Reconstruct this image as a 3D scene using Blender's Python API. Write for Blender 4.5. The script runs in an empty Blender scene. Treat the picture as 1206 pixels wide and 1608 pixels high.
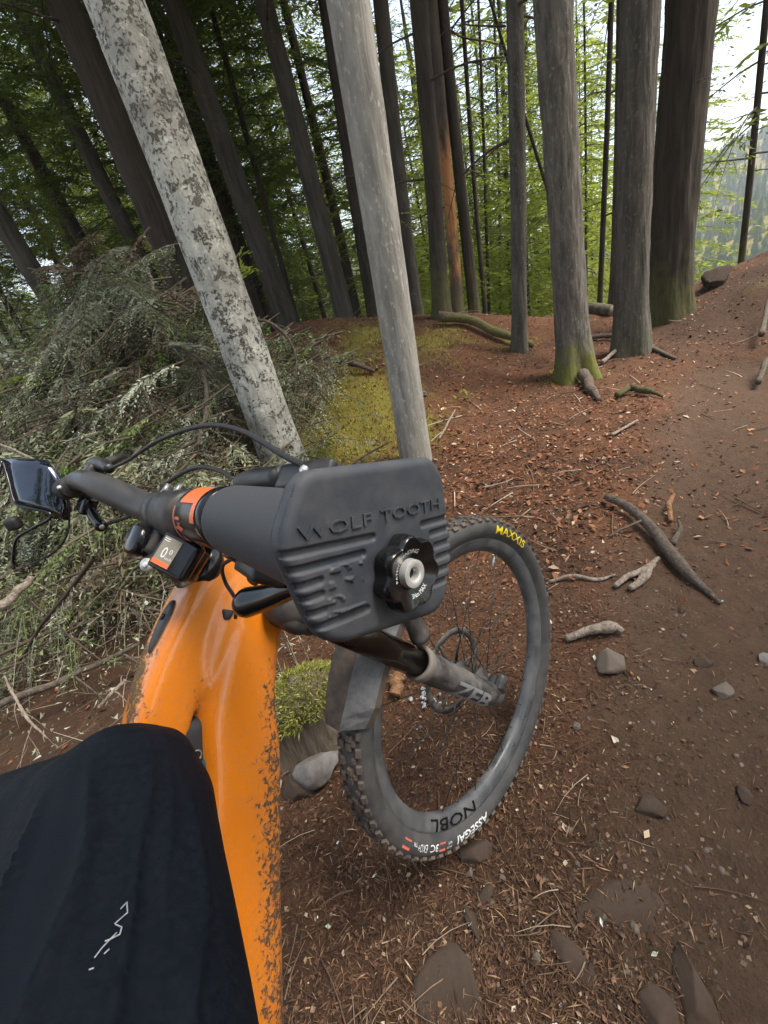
import bpy, bmesh, math, random
import numpy as np
from mathutils import Vector, Matrix
SC = bpy.context.scene
rng = np.random.default_rng(7)
random.seed(7)
# ------------------------------------------------------------------ camera
CAMH = 1.17618
C2W = np.array([[0.9695262, -0.2449878, 0.0], [-0.1106721, -0.4379791, 0.8921469], [-0.2185651, -0.8649597, -0.4517455]])
FPX = 680.0
cd = bpy.data.cameras.new('camera'); cam = bpy.data.objects.new('camera', cd); SC.collection.objects.link(cam)
cd.sensor_fit = 'VERTICAL'; cd.sensor_height = 36.0; cd.lens = FPX / 1608.0 * 36.0
cd.clip_start = 0.02; cd.clip_end = 3000
_m = Matrix.Identity(4)
for i in range(3):
    _m[i][0] = C2W[i][0]; _m[i][1] = -C2W[i][1]; _m[i][2] = -C2W[i][2]
_m[2][3] = CAMH
cam.matrix_world = _m
SC.camera = cam
# ------------------------------------------------------------------ light
SUN_EL, SUN_AZ = math.radians(60), math.radians(98)      # azimuth measured from +Y towards +X
w = bpy.data.worlds.new('World'); SC.world = w; w.use_nodes = True
wn = w.node_tree; wn.nodes.clear()
sky = wn.nodes.new('ShaderNodeTexSky'); sky.sky_type = 'NISHITA'; sky.sun_disc = False
sky.sun_elevation = SUN_EL; sky.sun_rotation = SUN_AZ; sky.air_density = 1.0; sky.dust_density = 1.2; sky.ozone_density = 0.6
bg = wn.nodes.new('ShaderNodeBackground'); bg.inputs['Strength'].default_value = 0.098
wo = wn.nodes.new('ShaderNodeOutputWorld')
hs = wn.nodes.new('ShaderNodeHueSaturation'); hs.inputs['Saturation'].default_value = 0.72; tint = wn.nodes.new('ShaderNodeMixRGB'); tint.blend_type = 'MULTIPLY'; tint.inputs[0].default_value = 1.0; tint.inputs[2].default_value = (1.0, 0.955, 0.89, 1)
wn.links.new(sky.outputs[0], hs.inputs['Color']); wn.links.new(hs.outputs[0], tint.inputs[1]); wn.links.new(tint.outputs[0], bg.inputs[0]); wn.links.new(bg.outputs[0], wo.inputs[0])
sl = bpy.data.lights.new('sun', 'SUN'); sl.energy = 1.9; sl.angle = math.radians(28); sl.color = (1.0, 0.92, 0.80)
so = bpy.data.objects.new('sun', sl); SC.collection.objects.link(so)
sdir = Vector((math.cos(SUN_EL) * math.sin(SUN_AZ), math.cos(SUN_EL) * math.cos(SUN_AZ), math.sin(SUN_EL)))
so.rotation_euler = sdir.to_track_quat('Z', 'Y').to_euler()
so.location = (0, 0, 30)
SC.view_settings.view_transform = 'Standard'; SC.view_settings.look = 'None'
SC.view_settings.gamma = 1.0; SC.view_settings.use_curve_mapping = False
SC.view_settings.exposure = 2.2
try:
    SC.cycles.use_denoising = True; SC.cycles.max_bounces = 6; SC.cycles.transparent_max_bounces = 8
    SC.cycles.diffuse_bounces = 3; SC.cycles.volume_bounces = 0; SC.cycles.use_adaptive_sampling = True
except Exception: pass

# ------------------------------------------------------------------ helpers
CL = np.array([0, 0, CAMH])
def ray(u, v): return C2W @ np.array([(u - 603) / FPX, (v - 804) / FPX, 1.0])
def at(u, v, d): return CL + ray(u, v) * d               # the place a photographed point has at a depth in metres

ORI = {}
def link(o, parent=None):
    SC.collection.objects.link(o)
    if parent is not None: o.parent = parent
    return o
def thing(name, loc, label, cat, group=None):
    o = bpy.data.objects.new(name, None); o.empty_display_size = 0.1; link(o)
    o.location = loc; o['label'] = label; o['category'] = cat
    if group: o['group'] = group
    ORI[o] = np.array(loc, float); return o
def tag(o, label, cat, group=None):
    o['label'] = label; o['category'] = cat
    if group: o['group'] = group
    return o
def make_mesh(name, V, Fc, smooth=True, mats=(), midx=None, cols=None, sharp=None):
    me = bpy.data.meshes.new(name)
    V = np.asarray(V, np.float32)
    if isinstance(Fc, np.ndarray):
        k = Fc.shape[1]; n = len(Fc)
        me.vertices.add(len(V)); me.vertices.foreach_set('co', V.ravel())
        me.loops.add(n * k); me.loops.foreach_set('vertex_index', Fc.astype(np.int32).ravel())
        me.polygons.add(n); me.polygons.foreach_set('loop_start', np.arange(0, n * k, k, dtype=np.int32))
        me.update(calc_edges=True); me.validate()
    else:
        me.from_pydata([tuple(v) for v in V], [], Fc); me.update()
    me.polygons.foreach_set('use_smooth', np.full(len(me.polygons), bool(smooth)))
    for m in mats: me.materials.append(m)
    if midx is not None: me.polygons.foreach_set('material_index', np.asarray(midx, np.int32))
    if cols is not None:
        a = me.color_attributes.new('Col', 'FLOAT_COLOR', 'POINT')
        c = np.ones((len(V), 4), np.float32); c[:, :cols.shape[1]] = cols
        a.data.foreach_set('color', c.ravel())
    if sharp is not None: me.set_sharp_from_angle(angle=math.radians(sharp))
    return me
def root_of(p):
    while p is not None and p.parent is not None: p = p.parent
    return p
def add(name, V, Fc, mat, parent=None, smooth=True, cols=None, sharp=None, kind=None):
    V = np.asarray(V, float)
    if parent is not None: V = V - ORI[root_of(parent)]
    me = make_mesh(name, V, Fc, smooth, (mat,) if mat else (), None, cols, sharp)
    o = bpy.data.objects.new(name, me); link(o, parent)
    if kind: o['kind'] = kind
    return o
class MB:
    def __init__(s): s.V = []; s.F = []; s.n = 0
    def put(s, V, F):
        V = np.asarray(V, float); s.V.append(V); s.F += [tuple(int(i) + s.n for i in f) for f in F]; s.n += len(V); return s
    def build(s, name, mat, parent=None, xf=None, **k):
        V = np.concatenate(s.V)
        if xf: V = xf(V)
        return add(name, V, s.F, mat, parent, **k)
def tube(P, R, n=10, cap=True, sq=None):
    P = np.asarray(P, float); m = len(P); R = np.broadcast_to(np.asarray(R, float), (m,)) if np.ndim(R) < 2 else R
    T = np.gradient(P, axis=0); T /= np.linalg.norm(T, axis=1)[:, None] + 1e-12
    a = np.array([0, 0, 1.0]) if abs(T[0][2]) < .9 else np.array([1.0, 0, 0])
    V = []; N = np.cross(T[0], a); N /= np.linalg.norm(N)
    th = np.linspace(0, 2 * np.pi, n, endpoint=False)
    for i in range(m):
        N = N - T[i] * (N @ T[i]); N /= np.linalg.norm(N) + 1e-12; B = np.cross(T[i], N)
        V.append(P[i] + R[i] * (np.cos(th)[:, None] * N + np.sin(th)[:, None] * B))
    V = np.concatenate(V); F = []
    for i in range(m - 1):
        for j in range(n): F.append((i * n + j, i * n + (j + 1) % n, (i + 1) * n + (j + 1) % n, (i + 1) * n + j))
    if cap: F.append(tuple(range(n - 1, -1, -1))); F.append(tuple(range((m - 1) * n, m * n)))
    return V, F
def spline(P, n):
    P = np.asarray(P, float); m = len(P); out = []
    Q = np.vstack([2 * P[0] - P[1], P, 2 * P[-1] - P[-2]])
    for t in np.linspace(0, m - 1, n):
        i = min(int(t), m - 2); f = t - i; a, b, c, d = Q[i], Q[i + 1], Q[i + 2], Q[i + 3]
        out.append(.5 * ((2 * b) + (c - a) * f + (2 * a - 5 * b + 4 * c - d) * f * f + (3 * b - a - 3 * c + d) * f ** 3))
    return np.array(out)
def lathe(prof, n=40, axis=0, close=False):
    # prof: list of (along-axis, radius)
    V = []; F = []; m = len(prof)
    for k in range(n):
        a = 2 * math.pi * k / n; c, s_ = math.cos(a), math.sin(a)
        for x, r in prof:
            p = [0, 0, 0]; p[axis] = x; p[(axis + 1) % 3] = r * c; p[(axis + 2) % 3] = r * s_; V.append(p)
    for k in range(n):
        k2 = (k + 1) % n
        for i in range(m if close else m - 1):
            i2 = (i + 1) % m; F.append((k * m + i, k * m + i2, k2 * m + i2, k2 * m + i))
    return np.array(V, float), F
def rbox(c, h, rot=None, bev=.003, seg=2):
    bm = bmesh.new(); bmesh.ops.create_cube(bm, size=2.0)
    for v in bm.verts: v.co = Vector((v.co.x * h[0], v.co.y * h[1], v.co.z * h[2]))
    if bev > 0: bmesh.ops.bevel(bm, geom=list(bm.edges), offset=min(bev, min(h) * .95), segments=seg, affect='EDGES', profile=.6)
    bm.verts.index_update()
    V = np.array([v.co[:] for v in bm.verts]); F = [tuple(v.index for v in f.verts) for f in bm.faces]; bm.free()
    if rot is not None: V = V @ np.asarray(rot).T
    return V + np.asarray(c, float), F
def axes(a, b):                                          # rotation whose columns are a, b', a x b'
    a = np.asarray(a, float); a /= np.linalg.norm(a); b = np.asarray(b, float); b = b - a * (a @ b); b /= np.linalg.norm(b)
    return np.stack([a, b, np.cross(a, b)], 1)
def prism(poly, z0, z1):
    n = len(poly); V = [(x, y, z0) for x, y in poly] + [(x, y, z1) for x, y in poly]
    F = [tuple(range(n - 1, -1, -1)), tuple(range(n, 2 * n))] + [(i, (i + 1) % n, n + (i + 1) % n, n + i) for i in range(n)]
    return np.array(V, float), F
def text2d(s, size=1.0, bold=0.0):
    cu = bpy.data.curves.new('lettering', 'FONT'); cu.body = s; cu.size = size; cu.offset = bold; cu.resolution_u = 2
    o = bpy.data.objects.new('lettering', cu); SC.collection.objects.link(o)
    dg = bpy.context.evaluated_depsgraph_get(); dg.update()
    me = bpy.data.meshes.new_from_object(o.evaluated_get(dg))
    V = np.array([v.co[:] for v in me.vertices]).reshape(-1, 3); F = [tuple(p.vertices) for p in me.polygons]
    bpy.data.objects.remove(o); bpy.data.curves.remove(cu); bpy.data.meshes.remove(me)
    return V, F
def finer(V, F, cuts=3):
    bm = bmesh.new(); vs = [bm.verts.new(v) for v in V]
    for f in F:
        try: bm.faces.new([vs[i] for i in f])
        except ValueError: pass
    bmesh.ops.triangulate(bm, faces=list(bm.faces)); bmesh.ops.subdivide_edges(bm, edges=list(bm.edges), cuts=cuts, use_grid_fill=True)
    bm.verts.index_update(); V = np.array([v.co[:] for v in bm.verts]); F = [tuple(v.index for v in f.verts) for f in bm.faces]; bm.free(); return V, F
def fit_text(s, width, height, bold=0.0, fine=0):
    V, F = text2d(s, 1.0, bold)
    if fine: V, F = finer(V, F, fine)
    mn, mx = V.min(0), V.max(0)
    V = (V - mn) / np.maximum(mx - mn, 1e-6) * np.array([width, height, 0]); return V, F
def thick(V, F, d):                                      # lift a flat outline mesh (z=0) to a thin slab
    n = len(V); A = V.copy(); A[:, 2] += d
    E = {}
    for f in F:
        for i in range(len(f)):
            a, b = f[i], f[(i + 1) % len(f)]
            if (b, a) in E: del E[(b, a)]
            else: E[(a, b)] = 1
    return np.vstack([A, V]), [tuple(f) for f in F] + [(a, n + a, n + b, b) for a, b in E]
def hash2(i, j, s=0):
    h = np.sin(i * 127.1 + j * 311.7 + s * 74.7) * 43758.5453; return h - np.floor(h)
def vn(x, y, s=0):
    i, j = np.floor(x), np.floor(y); f, g = x - i, y - j; f = f * f * (3 - 2 * f); g = g * g * (3 - 2 * g)
    return (hash2(i, j, s) * (1 - f) + hash2(i + 1, j, s) * f) * (1 - g) + (hash2(i, j + 1, s) * (1 - f) + hash2(i + 1, j + 1, s) * f) * g
def fbm(x, y, o=4, s=0):
    t = 0; a = .5
    for k in range(o): t = t + a * (vn(x, y, s + k * 13) - .5); x = x * 2.03 + 17.1; y = y * 2.03 - 9.3; a *= .5
    return t
def gs(x, y, cx, cy, sx, sy, rot=0.0):
    c, s_ = math.cos(rot), math.sin(rot); X = (x - cx) * c + (y - cy) * s_; Y = -(x - cx) * s_ + (y - cy) * c
    return np.exp(-(X / sx) ** 2 - (Y / sy) ** 2)
def sst(a, b, x): t = np.clip((x - a) / (b - a), 0, 1); return t * t * (3 - 2 * t)
# ------------------------------------------------------------------ the lie of the land
PATH = np.array([(.55, -.6), (.75, .3), (1.15, 1.0), (1.85, 1.75), (2.7, 2.7), (3.15, 3.15)])
def path_d(x, y):
    d = np.full(np.shape(x), 1e9)
    for (ax, ay), (bx, by) in zip(PATH[:-1], PATH[1:]):
        t = np.clip(((x - ax) * (bx - ax) + (y - ay) * (by - ay)) / ((bx - ax) ** 2 + (by - ay) ** 2), 0, 1)
        d = np.minimum(d, np.hypot(x - ax - t * (bx - ax), y - ay - t * (by - ay)))
    return d
def path_w(x, y):
    dd = path_d(x, y) + .35 * fbm(x * 1.6, y * 1.6, 3, 3)
    return 1 - sst(.22, .72, dd)
def ground_h(x, y):
    x = np.asarray(x, float); y = np.asarray(y, float)
    h = .09 * fbm(x * .7, y * .7, 3, 1) * sst(.4, 2.5, np.hypot(x - .1, y - .6)) + .05 * fbm(x * 2.6, y * 2.6, 3, 2) + .018 * fbm(x * 6.5, y * 6.5, 3, 12)
    h = h + .93 * gs(x, y, -.5, 6.6, 2.3, 1.9) + .22 * gs(x, y, .35, 4.5, .8, .9) + .30 * gs(x, y, -.05, 4.15, .5, .5) + gs(x, y, -.1, 4.9, 1.3, 1.5) * .55 * fbm(x * 2.1, y * 2.1, 3, 14) + .25 * gs(x, y, 1.9, 6.3, 1.2, .7)   # mossy mound
    h = h + .30 * gs(x, y, -2.6, 3.6, 1.9, 1.8) + .35 * sst(1.2, 7, -x) * sst(0, 4, y)                             # rise under the brush
    h = h + .30 * gs(x, y, 4.75, 4.75, .95, .42, .15) + .30 * gs(x, y, 5.2, 5.6, 1.1, .6, .2) + .16 * gs(x, y, 4.2, 6.2, 1.4, .6) + .5 * gs(x, y, 6.6, 5.6, 1.2, .8)      # berm
    h = h - .05 * path_w(x, y) * sst(.8, 1.6, np.hypot(x, y)) - .07 * path_w(x, y) * sst(1.4, 2.4, np.hypot(x, y)) + .30 * fbm(x * 1.8, y * 1.8, 3, 61) * gs(x, y, 4.9, 4.9, 1.3, .9)
    crest = 7.2 + .25 * np.maximum(0, -x)
    drop = np.maximum(0, y - crest); side = sst(-9, 1, x)
    h = h - (.42 * drop * side + .06 * drop * (1 - side)) * sst(0, 3, drop)
    h = h - .34 * np.maximum(0, x - 8.5)
    h = h + .8 * fbm(x * .12, y * .12, 3, 5) * sst(9, 25, np.hypot(x, y))
    return h
def gpt(x, y): return np.array([x, y, float(ground_h(x, y))])
def spot(u, v, far=40):
    r = ray(u, v); s_ = .25
    while s_ < far:
        p = CL + r * s_
        if p[2] < ground_h(p[0], p[1]): break
        s_ *= 1.01
    return gpt(p[0], p[1])

# ------------------------------------------------------------------ materials
class NT:
    def __init__(s, name):
        s.m = bpy.data.materials.new(name); s.m.use_nodes = True; s.t = s.m.node_tree; s.t.nodes.clear()
        s.out = s.n('ShaderNodeOutputMaterial'); s.b = s.n('ShaderNodeBsdfPrincipled'); s.l(s.b.outputs[0], s.out.inputs[0])
    def n(s, k, **a):
        o = s.t.nodes.new(k)
        for q, v in a.items(): setattr(o, q, v)
        return o
    def l(s, a, b): s.t.links.new(a, b)
    def coord(s, scale=(1, 1, 1), kind='Object'):
        c = s.n('ShaderNodeTexCoord'); m = s.n('ShaderNodeMapping'); m.inputs['Scale'].default_value = scale
        s.l(c.outputs[kind], m.inputs['Vector']); return m.outputs[0]
    def noise(s, co, scale, detail=4, rough=.55, dist=0.0):
        o = s.n('ShaderNodeTexNoise'); o.inputs['Scale'].default_value = scale; o.inputs['Detail'].default_value = detail
        o.inputs['Roughness'].default_value = rough; o.inputs['Distortion'].default_value = dist
        s.l(co, o.inputs['Vector']); return o.outputs[0]
    def voro(s, co, scale, feat='F1', out='Distance', rand=1.0):
        o = s.n('ShaderNodeTexVoronoi'); o.feature = feat; o.inputs['Scale'].default_value = scale; o.inputs['Randomness'].default_value = rand
        s.l(co, o.inputs['Vector']); return o.outputs[out]
    def ramp(s, f, stops):
        o = s.n('ShaderNodeValToRGB'); e = o.color_ramp.elements
        while len(e) < len(stops): e.new(.5)
        for i, (p, c) in enumerate(stops):
            e[i].position = p; e[i].color = (c, c, c, 1) if np.isscalar(c) else (*c, 1)
        s.l(f, o.inputs[0]); return o.outputs[0]
    def mix(s, f, a, b, mode='MIX'):
        o = s.n('ShaderNodeMixRGB'); o.blend_type = mode
        for i, v in enumerate((f, a, b)):
            if isinstance(v, (int, float)): o.inputs[i].default_value = v if i == 0 else (v, v, v, 1)
            elif isinstance(v, tuple): o.inputs[i].default_value = (*v, 1)
            else: s.l(v, o.inputs[i])
        return o.outputs[0]
    def math(s, op, a, b=0.0, c=None):
        o = s.n('ShaderNodeMath'); o.operation = op
        for i, v in enumerate((a, b) if c is None else (a, b, c)):
            if isinstance(v, (int, float)): o.inputs[i].default_value = v
            else: s.l(v, o.inputs[i])
        return o.outputs[0]
    def set(s, **k):
        for q, v in k.items():
            i = s.b.inputs[q.replace('_', ' ')]
            if isinstance(v, (int, float)): i.default_value = v
            elif isinstance(v, tuple): i.default_value = (*v, 1) if len(v) == 3 else v
            else: s.l(v, i)
        return s
    def bump(s, h, strength=.5, dist=.01):
        o = s.n('ShaderNodeBump'); o.inputs['Strength'].default_value = strength; o.inputs['Distance'].default_value = dist
        s.l(h, o.inputs['Height']); s.l(o.outputs[0], s.b.inputs['Normal']); return s
    def attr(s, name='Col'):
        o = s.n('ShaderNodeAttribute'); o.attribute_name = name; return o
    def sep(s, v):
        o = s.n('ShaderNodeSeparateXYZ'); s.l(v, o.inputs[0]); return o.outputs
def plain(name, col, rough=.5, metal=0.0, vary=.25, scale=60, bump=0.0, dust=None, dust_amt=.5, coat=0.0, spec=.5):
    t = NT(name); t.set(Specular_IOR_Level=spec); co = t.coord(); f = t.noise(co, scale, 5, .6)
    c = t.mix(f, tuple(x * (1 - vary) for x in col), tuple(min(1, x * (1 + vary)) for x in col))
    r = t.math('MULTIPLY_ADD', f, .25, rough - .12)
    if dust:
        g = t.ramp(t.noise(co, scale * .35, 7, .68), [(.5 - dust_amt * .35, 0.0), (.5 + (1 - dust_amt) * .3, 1.0)])
        c = t.mix(g, c, dust); r = t.mix(g, r, .85)
    t.set(Base_Color=c, Roughness=r, Metallic=metal)
    if coat: t.set(Coat_Weight=coat, Coat_Roughness=.08)
    if bump: t.bump(f, bump, .002)
    return t.m
def bark(name, dark, light, moss=0.0, lichen=None, lich_amt=.5, grain=(26, 26, 3.2), bump=.9, mossh=.5, fleck=None, dist=.02, peel=None):
    t = NT(name); co = t.coord((1, 1, 1)); cg = t.coord(grain)
    g = t.noise(cg, 1.0, 6, .62, .6); big = t.noise(co, 2.2, 4)
    c = t.mix(t.ramp(g, [(.32, 0.0), (.68, 1.0)]), dark, light)
    c = t.mix(t.math('MULTIPLY', big, .55), c, tuple(x * .55 for x in light))
    hgt = g
    if peel:
        zp = t.sep(t.n('ShaderNodeTexCoord').outputs['Object'])[2]
        zk = t.math('MULTIPLY', t.ramp(t.math('DIVIDE', zp, 4.0), [(.12, 0.0), (.2, 1.0), (.5, 1.0), (.62, 0.0)]), t.ramp(t.noise(t.coord((5, 5, 1.6)), 1.0, 5, .6), [(.42, 0.0), (.52, 1.0)]))
        c = t.mix(zk, c, t.mix(g, tuple(x * .5 for x in peel), peel))
    if lichen:
        n1 = t.noise(co, 15.0, 9, .72, .3); n2 = t.noise(co, 62.0, 6, .66)
        s = t.math('MULTIPLY_ADD', n2, .55, t.math('MULTIPLY', n1, .75))
        k = t.ramp(s, [(.655 - lich_amt * .2, 0.0), (.70 - lich_amt * .2, 1.0)])
        lc = t.mix(t.noise(co, 60, 4), tuple(x * .62 for x in lichen), tuple(min(1, x * 1.25) for x in lichen))
        c = t.mix(t.math('MULTIPLY', k, t.ramp(t.noise(co, 3.2, 5, .6), [(.36, .35), (.56, 1.0)])), c, lc)
        hi_ = t.ramp(t.noise(co, 21, 6, .7), [(.58, 0.0), (.66, .8)]); c = t.mix(hi_, c, tuple(min(1, x * 1.3) for x in lichen))
        sp = t.ramp(t.voro(t.coord((1, 1, .7)), 30.0), [(.12, 1.0), (.2, 0.0)])
        c = t.mix(t.math('MULTIPLY', sp, t.ramp(t.noise(co, 6, 3), [(.52, 0.0), (.6, .8)])), c, (.035, .03, .024))
        hgt = t.math('MULTIPLY_ADD', k, .5, g)
    if fleck:
        v = t.ramp(t.noise(t.coord((52, 52, 26)), 1.0, 5, .62), [(.56, 0.0), (.70, .75)])
        c = t.mix(v, c, fleck)
    if moss:
        z = t.sep(t.n('ShaderNodeTexCoord').outputs['Object'])[2]
        mz = t.math('ADD', t.math('DIVIDE', z, mossh), t.math('MULTIPLY_ADD', t.noise(co, 7, 5), -2.2, 1.1))
        mk = t.ramp(mz, [(.35, moss), (1.0, 0.0)])
        c = t.mix(mk, c, t.mix(t.noise(co, 50, 4), (.07, .08, .012), (.22, .22, .045)))
    t.set(Base_Color=c, Roughness=.92, Specular_IOR_Level=.25); t.bump(hgt, bump, dist)
    return t.m
def leafmat(name, a, b, trans=.35):
    t = NT(name); oi = t.n('ShaderNodeObjectInfo'); at_ = t.attr('Col')
    k = t.math('MULTIPLY_ADD', oi.outputs['Random'], .35, t.math('MULTIPLY', at_.outputs['Fac'], .75))
    c = t.mix(k, a, b); t.set(Base_Color=c, Roughness=.7, Specular_IOR_Level=.2)
    tr = t.n('ShaderNodeBsdfTranslucent'); t.l(t.mix(.5, c, (.35, .42, .06)), tr.inputs[0])
    mx = t.n('ShaderNodeMixShader'); mx.inputs[0].default_value = trans
    t.l(t.b.outputs[0], mx.inputs[1]); t.l(tr.outputs[0], mx.inputs[2]); t.l(mx.outputs[0], t.out.inputs[0])
    return t.m
def colmat(name, rough=.85, trans=0.0, gain=1.0):
    t = NT(name); a = t.attr('Col'); c = a.outputs['Color']
    if gain != 1.0: c = t.mix(1.0, c, gain, 'MULTIPLY')
    t.set(Base_Color=c, Roughness=rough, Specular_IOR_Level=.25)
    if trans:
        tr = t.n('ShaderNodeBsdfTranslucent'); t.l(c, tr.inputs[0]); mx = t.n('ShaderNodeMixShader'); mx.inputs[0].default_value = trans
        t.l(t.b.outputs[0], mx.inputs[1]); t.l(tr.outputs[0], mx.inputs[2]); t.l(mx.outputs[0], t.out.inputs[0])
    return t.m
M = {}
M['bark_lichen'] = bark('bark_lichen', (.07, .06, .047), (.21, .19, .155), lichen=(.57, .56, .49), lich_amt=.40, grain=(18, 18, 5), bump=.8)
M['bark_grey'] = bark('bark_grey', (.18, .168, .145), (.44, .415, .365), fleck=(.56, .54, .48), grain=(22, 22, 3.5), bump=.6, moss=.12, mossh=.35)
M['bark_mossy'] = bark('bark_mossy', (.049, .043, .036), (.21, .188, .158), moss=.85, mossh=.36, fleck=(.27, .25, .21), grain=(24, 24, 4))
M['bark_brown'] = bark('bark_brown', (.037, .032, .027), (.15, .134, .112), moss=.12, mossh=.3, grain=(22, 22, 2.6), fleck=(.2, .185, .16))
M['bark_dark'] = bark('bark_dark', (.022, .018, .014), (.075, .06, .046), moss=.28, mossh=.7, grain=(20, 20, 2.0))
M['bark_bg'] = bark('bark_bg', (.03, .026, .021), (.11, .096, .078), moss=.3, mossh=.5, grain=(14, 14, 2.0))
M['bark_pale'] = bark('bark_pale', (.10, .085, .065), (.28, .25, .21), grain=(16, 16, 2.0))
M['bark_orange'] = bark('bark_orange', (.036, .030, .024), (.13, .105, .08), peel=(.52, .24, .10), moss=.3, mossh=.6, grain=(16, 16, 2.5), fleck=(.1, .07, .05))
M['bark_scrap'] = bark('bark_scrap', (.14, .07, .035), (.48, .26, .13), grain=(60, 60, 60))
M['log_bark'] = bark('log_bark', (.045, .034, .025), (.17, .13, .095), moss=.5, mossh=.11, grain=(30, 30, 30))
M['deadwood'] = bark('deadwood', (.04, .032, .025), (.17, .135, .105), grain=(60, 60, 60), bump=.5)
M['palewood'] = bark('palewood', (.13, .095, .07), (.44, .365, .295), grain=(60, 60, 60), bump=.8)
M['twig'] = plain('twig', (.06, .045, .034), .9, vary=.4)
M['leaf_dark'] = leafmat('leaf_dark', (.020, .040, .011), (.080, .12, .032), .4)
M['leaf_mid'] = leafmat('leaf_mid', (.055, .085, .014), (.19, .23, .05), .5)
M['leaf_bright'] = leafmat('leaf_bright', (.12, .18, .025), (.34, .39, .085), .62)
M['litter'] = colmat('litter'); M['brush'] = colmat('brush', .9, .15); M['moss'] = colmat('moss', .95, .2)
def ground_mat():
    t = NT('forest_floor'); co = t.coord(); a = t.sep(t.attr('Col').outputs['Vector'])
    n1 = t.noise(co, 2.1, 6, .6); n2 = t.noise(co, 17, 7, .68); n3 = t.noise(co, 75, 5, .65)
    red = t.mix(n2, (.042, .018, .009), (.18, .078, .038))
    red = t.mix(t.ramp(n3, [(.5, 0.0), (.75, .75)]), red, (.19, .115, .07))
    red = t.mix(t.ramp(n1, [(.45, 0.0), (.62, .6)]), red, (.045, .028, .019))
    dirt = t.mix(n2, (.046, .027, .0165), (.130, .078, .049)); dirt = t.mix(t.ramp(n3, [(.45, 0.0), (.8, .5)]), dirt, (.075, .054, .04))
    k = t.math('ADD', a[0], t.math('MULTIPLY_ADD', n2, .7, -.35)); c = t.mix(t.ramp(k, [(.25, 0.0), (.75, 1.0)]), red, dirt)
    ms = t.math('ADD', a[1], t.math('MULTIPLY_ADD', n2, 1.0, -.5)); mo = t.mix(n3, (.08, .07, .013), (.27, .225, .05))
    c = t.mix(t.ramp(ms, [(.3, 0.0), (.6, 1.0)]), c, mo)
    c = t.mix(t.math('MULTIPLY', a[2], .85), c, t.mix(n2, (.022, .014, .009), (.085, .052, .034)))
    t.set(Base_Color=c, Roughness=.95, Specular_IOR_Level=.2)
    t.bump(t.math('MULTIPLY_ADD', n3, .6, n2), .9, .018); return t.m
M['ground'] = ground_mat()
M['rock'] = plain('rock', (.115, .094, .078), .85, vary=.35, scale=14, bump=.5, dust=(.12, .085, .06), dust_amt=.45)
M['rock_grey'] = plain('rock_grey', (.19, .175, .165), .85, vary=.4, scale=24, bump=.8, dust=(.06, .045, .035), dust_amt=.35)
M['rock_dirt'] = plain('rock_dirt', (.070, .052, .041), .92, vary=.45, scale=22, bump=1.0, dust=(.045, .029, .019), dust_amt=.5, spec=.2)
M['rubber'] = plain('rubber', (.034, .035, .037), .6, vary=.3, scale=40, dust=(.085, .08, .076), dust_amt=.40)
M['tread'] = plain('tread', (.04, .037, .034), .75, vary=.3, scale=30, dust=(.13, .096, .072), dust_amt=.58)
M['rim'] = plain('rim', (.055, .058, .063), .28, vary=.25, scale=45, dust=(.13, .13, .13), dust_amt=.35)
M['black_gloss'] = plain('black_gloss', (.008, .008, .009), .16, vary=.2)
M['stanchion'] = plain('stanchion', (.006, .004, .003), .12, vary=.2)
M['black_satin'] = plain('black_satin', (.018, .018, .019), .42, vary=.3, dust=(.07, .06, .052), dust_amt=.2)
M['black_matte'] = plain('black_matte', (.022, .022, .024), .62, vary=.3, scale=90)
M['bar'] = plain('bar', (.028, .028, .03), .36, vary=.3, scale=25, dust=(.075, .07, .065), dust_amt=.25)
M['pad_grey'] = plain('pad_grey', (.038, .043, .055), .56, vary=.09, scale=160, bump=.07, dust=(.075, .077, .082), dust_amt=.22)
M['sleeve_grey'] = plain('sleeve_grey', (.046, .049, .056), .75, vary=.1, scale=300, bump=.1)
M['dusty'] = plain('dusty', (.026, .026, .028), .36, vary=.35, scale=55, dust=(.17, .155, .14), dust_amt=.28)
M['decal_grey'] = plain('decal_grey', (.24, .245, .26), .5, vary=.3, scale=80)
M['mudguard'] = plain('mudguard', (.075, .078, .088), .36, vary=.35, scale=95, dust=(.20, .20, .205), dust_amt=.45, bump=.3)
M['mudguard_muddy'] = plain('mudguard_muddy', (.030, .025, .021), .6, vary=.4, scale=80, dust=(.13, .092, .066), dust_amt=.45, bump=.5)
M['seal'] = plain('seal', (.17, .15, .125), .7, vary=.25, scale=90)
M['silver'] = plain('silver', (.72, .72, .71), .32, metal=.55, vary=.2, scale=120)
M['steel'] = plain('steel', (.30, .29, .28), .4, metal=.8, vary=.2, scale=80)
M['white'] = plain('white', (.75, .76, .76), .6, vary=.08)
M['yellow'] = plain('yellow', (.80, .62, .01), .6, vary=.08)
M['red'] = plain('red', (.62, .14, .09), .6, vary=.1)
M['decal_orange'] = plain('decal_orange', (.75, .15, .04), .45, vary=.12, scale=40)
M['decal_black'] = plain('decal_black', (.012, .012, .012), .35)
M['trouser'] = plain('trouser', (.0022, .0040, .0082), .62, vary=.25, scale=500, bump=.12, spec=.12, dust=(.005, .007, .011), dust_amt=.2)
M['reflective'] = plain('reflective', (.26, .27, .29), .4, vary=.15)
M['skin'] = plain('skin', (.45, .27, .2), .55, vary=.1)
M['teal'] = plain('teal', (.02, .07, .085), .8, vary=.3)
M['screen'] = plain('screen', (.24, .22, .17), .2, vary=.1)
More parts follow.
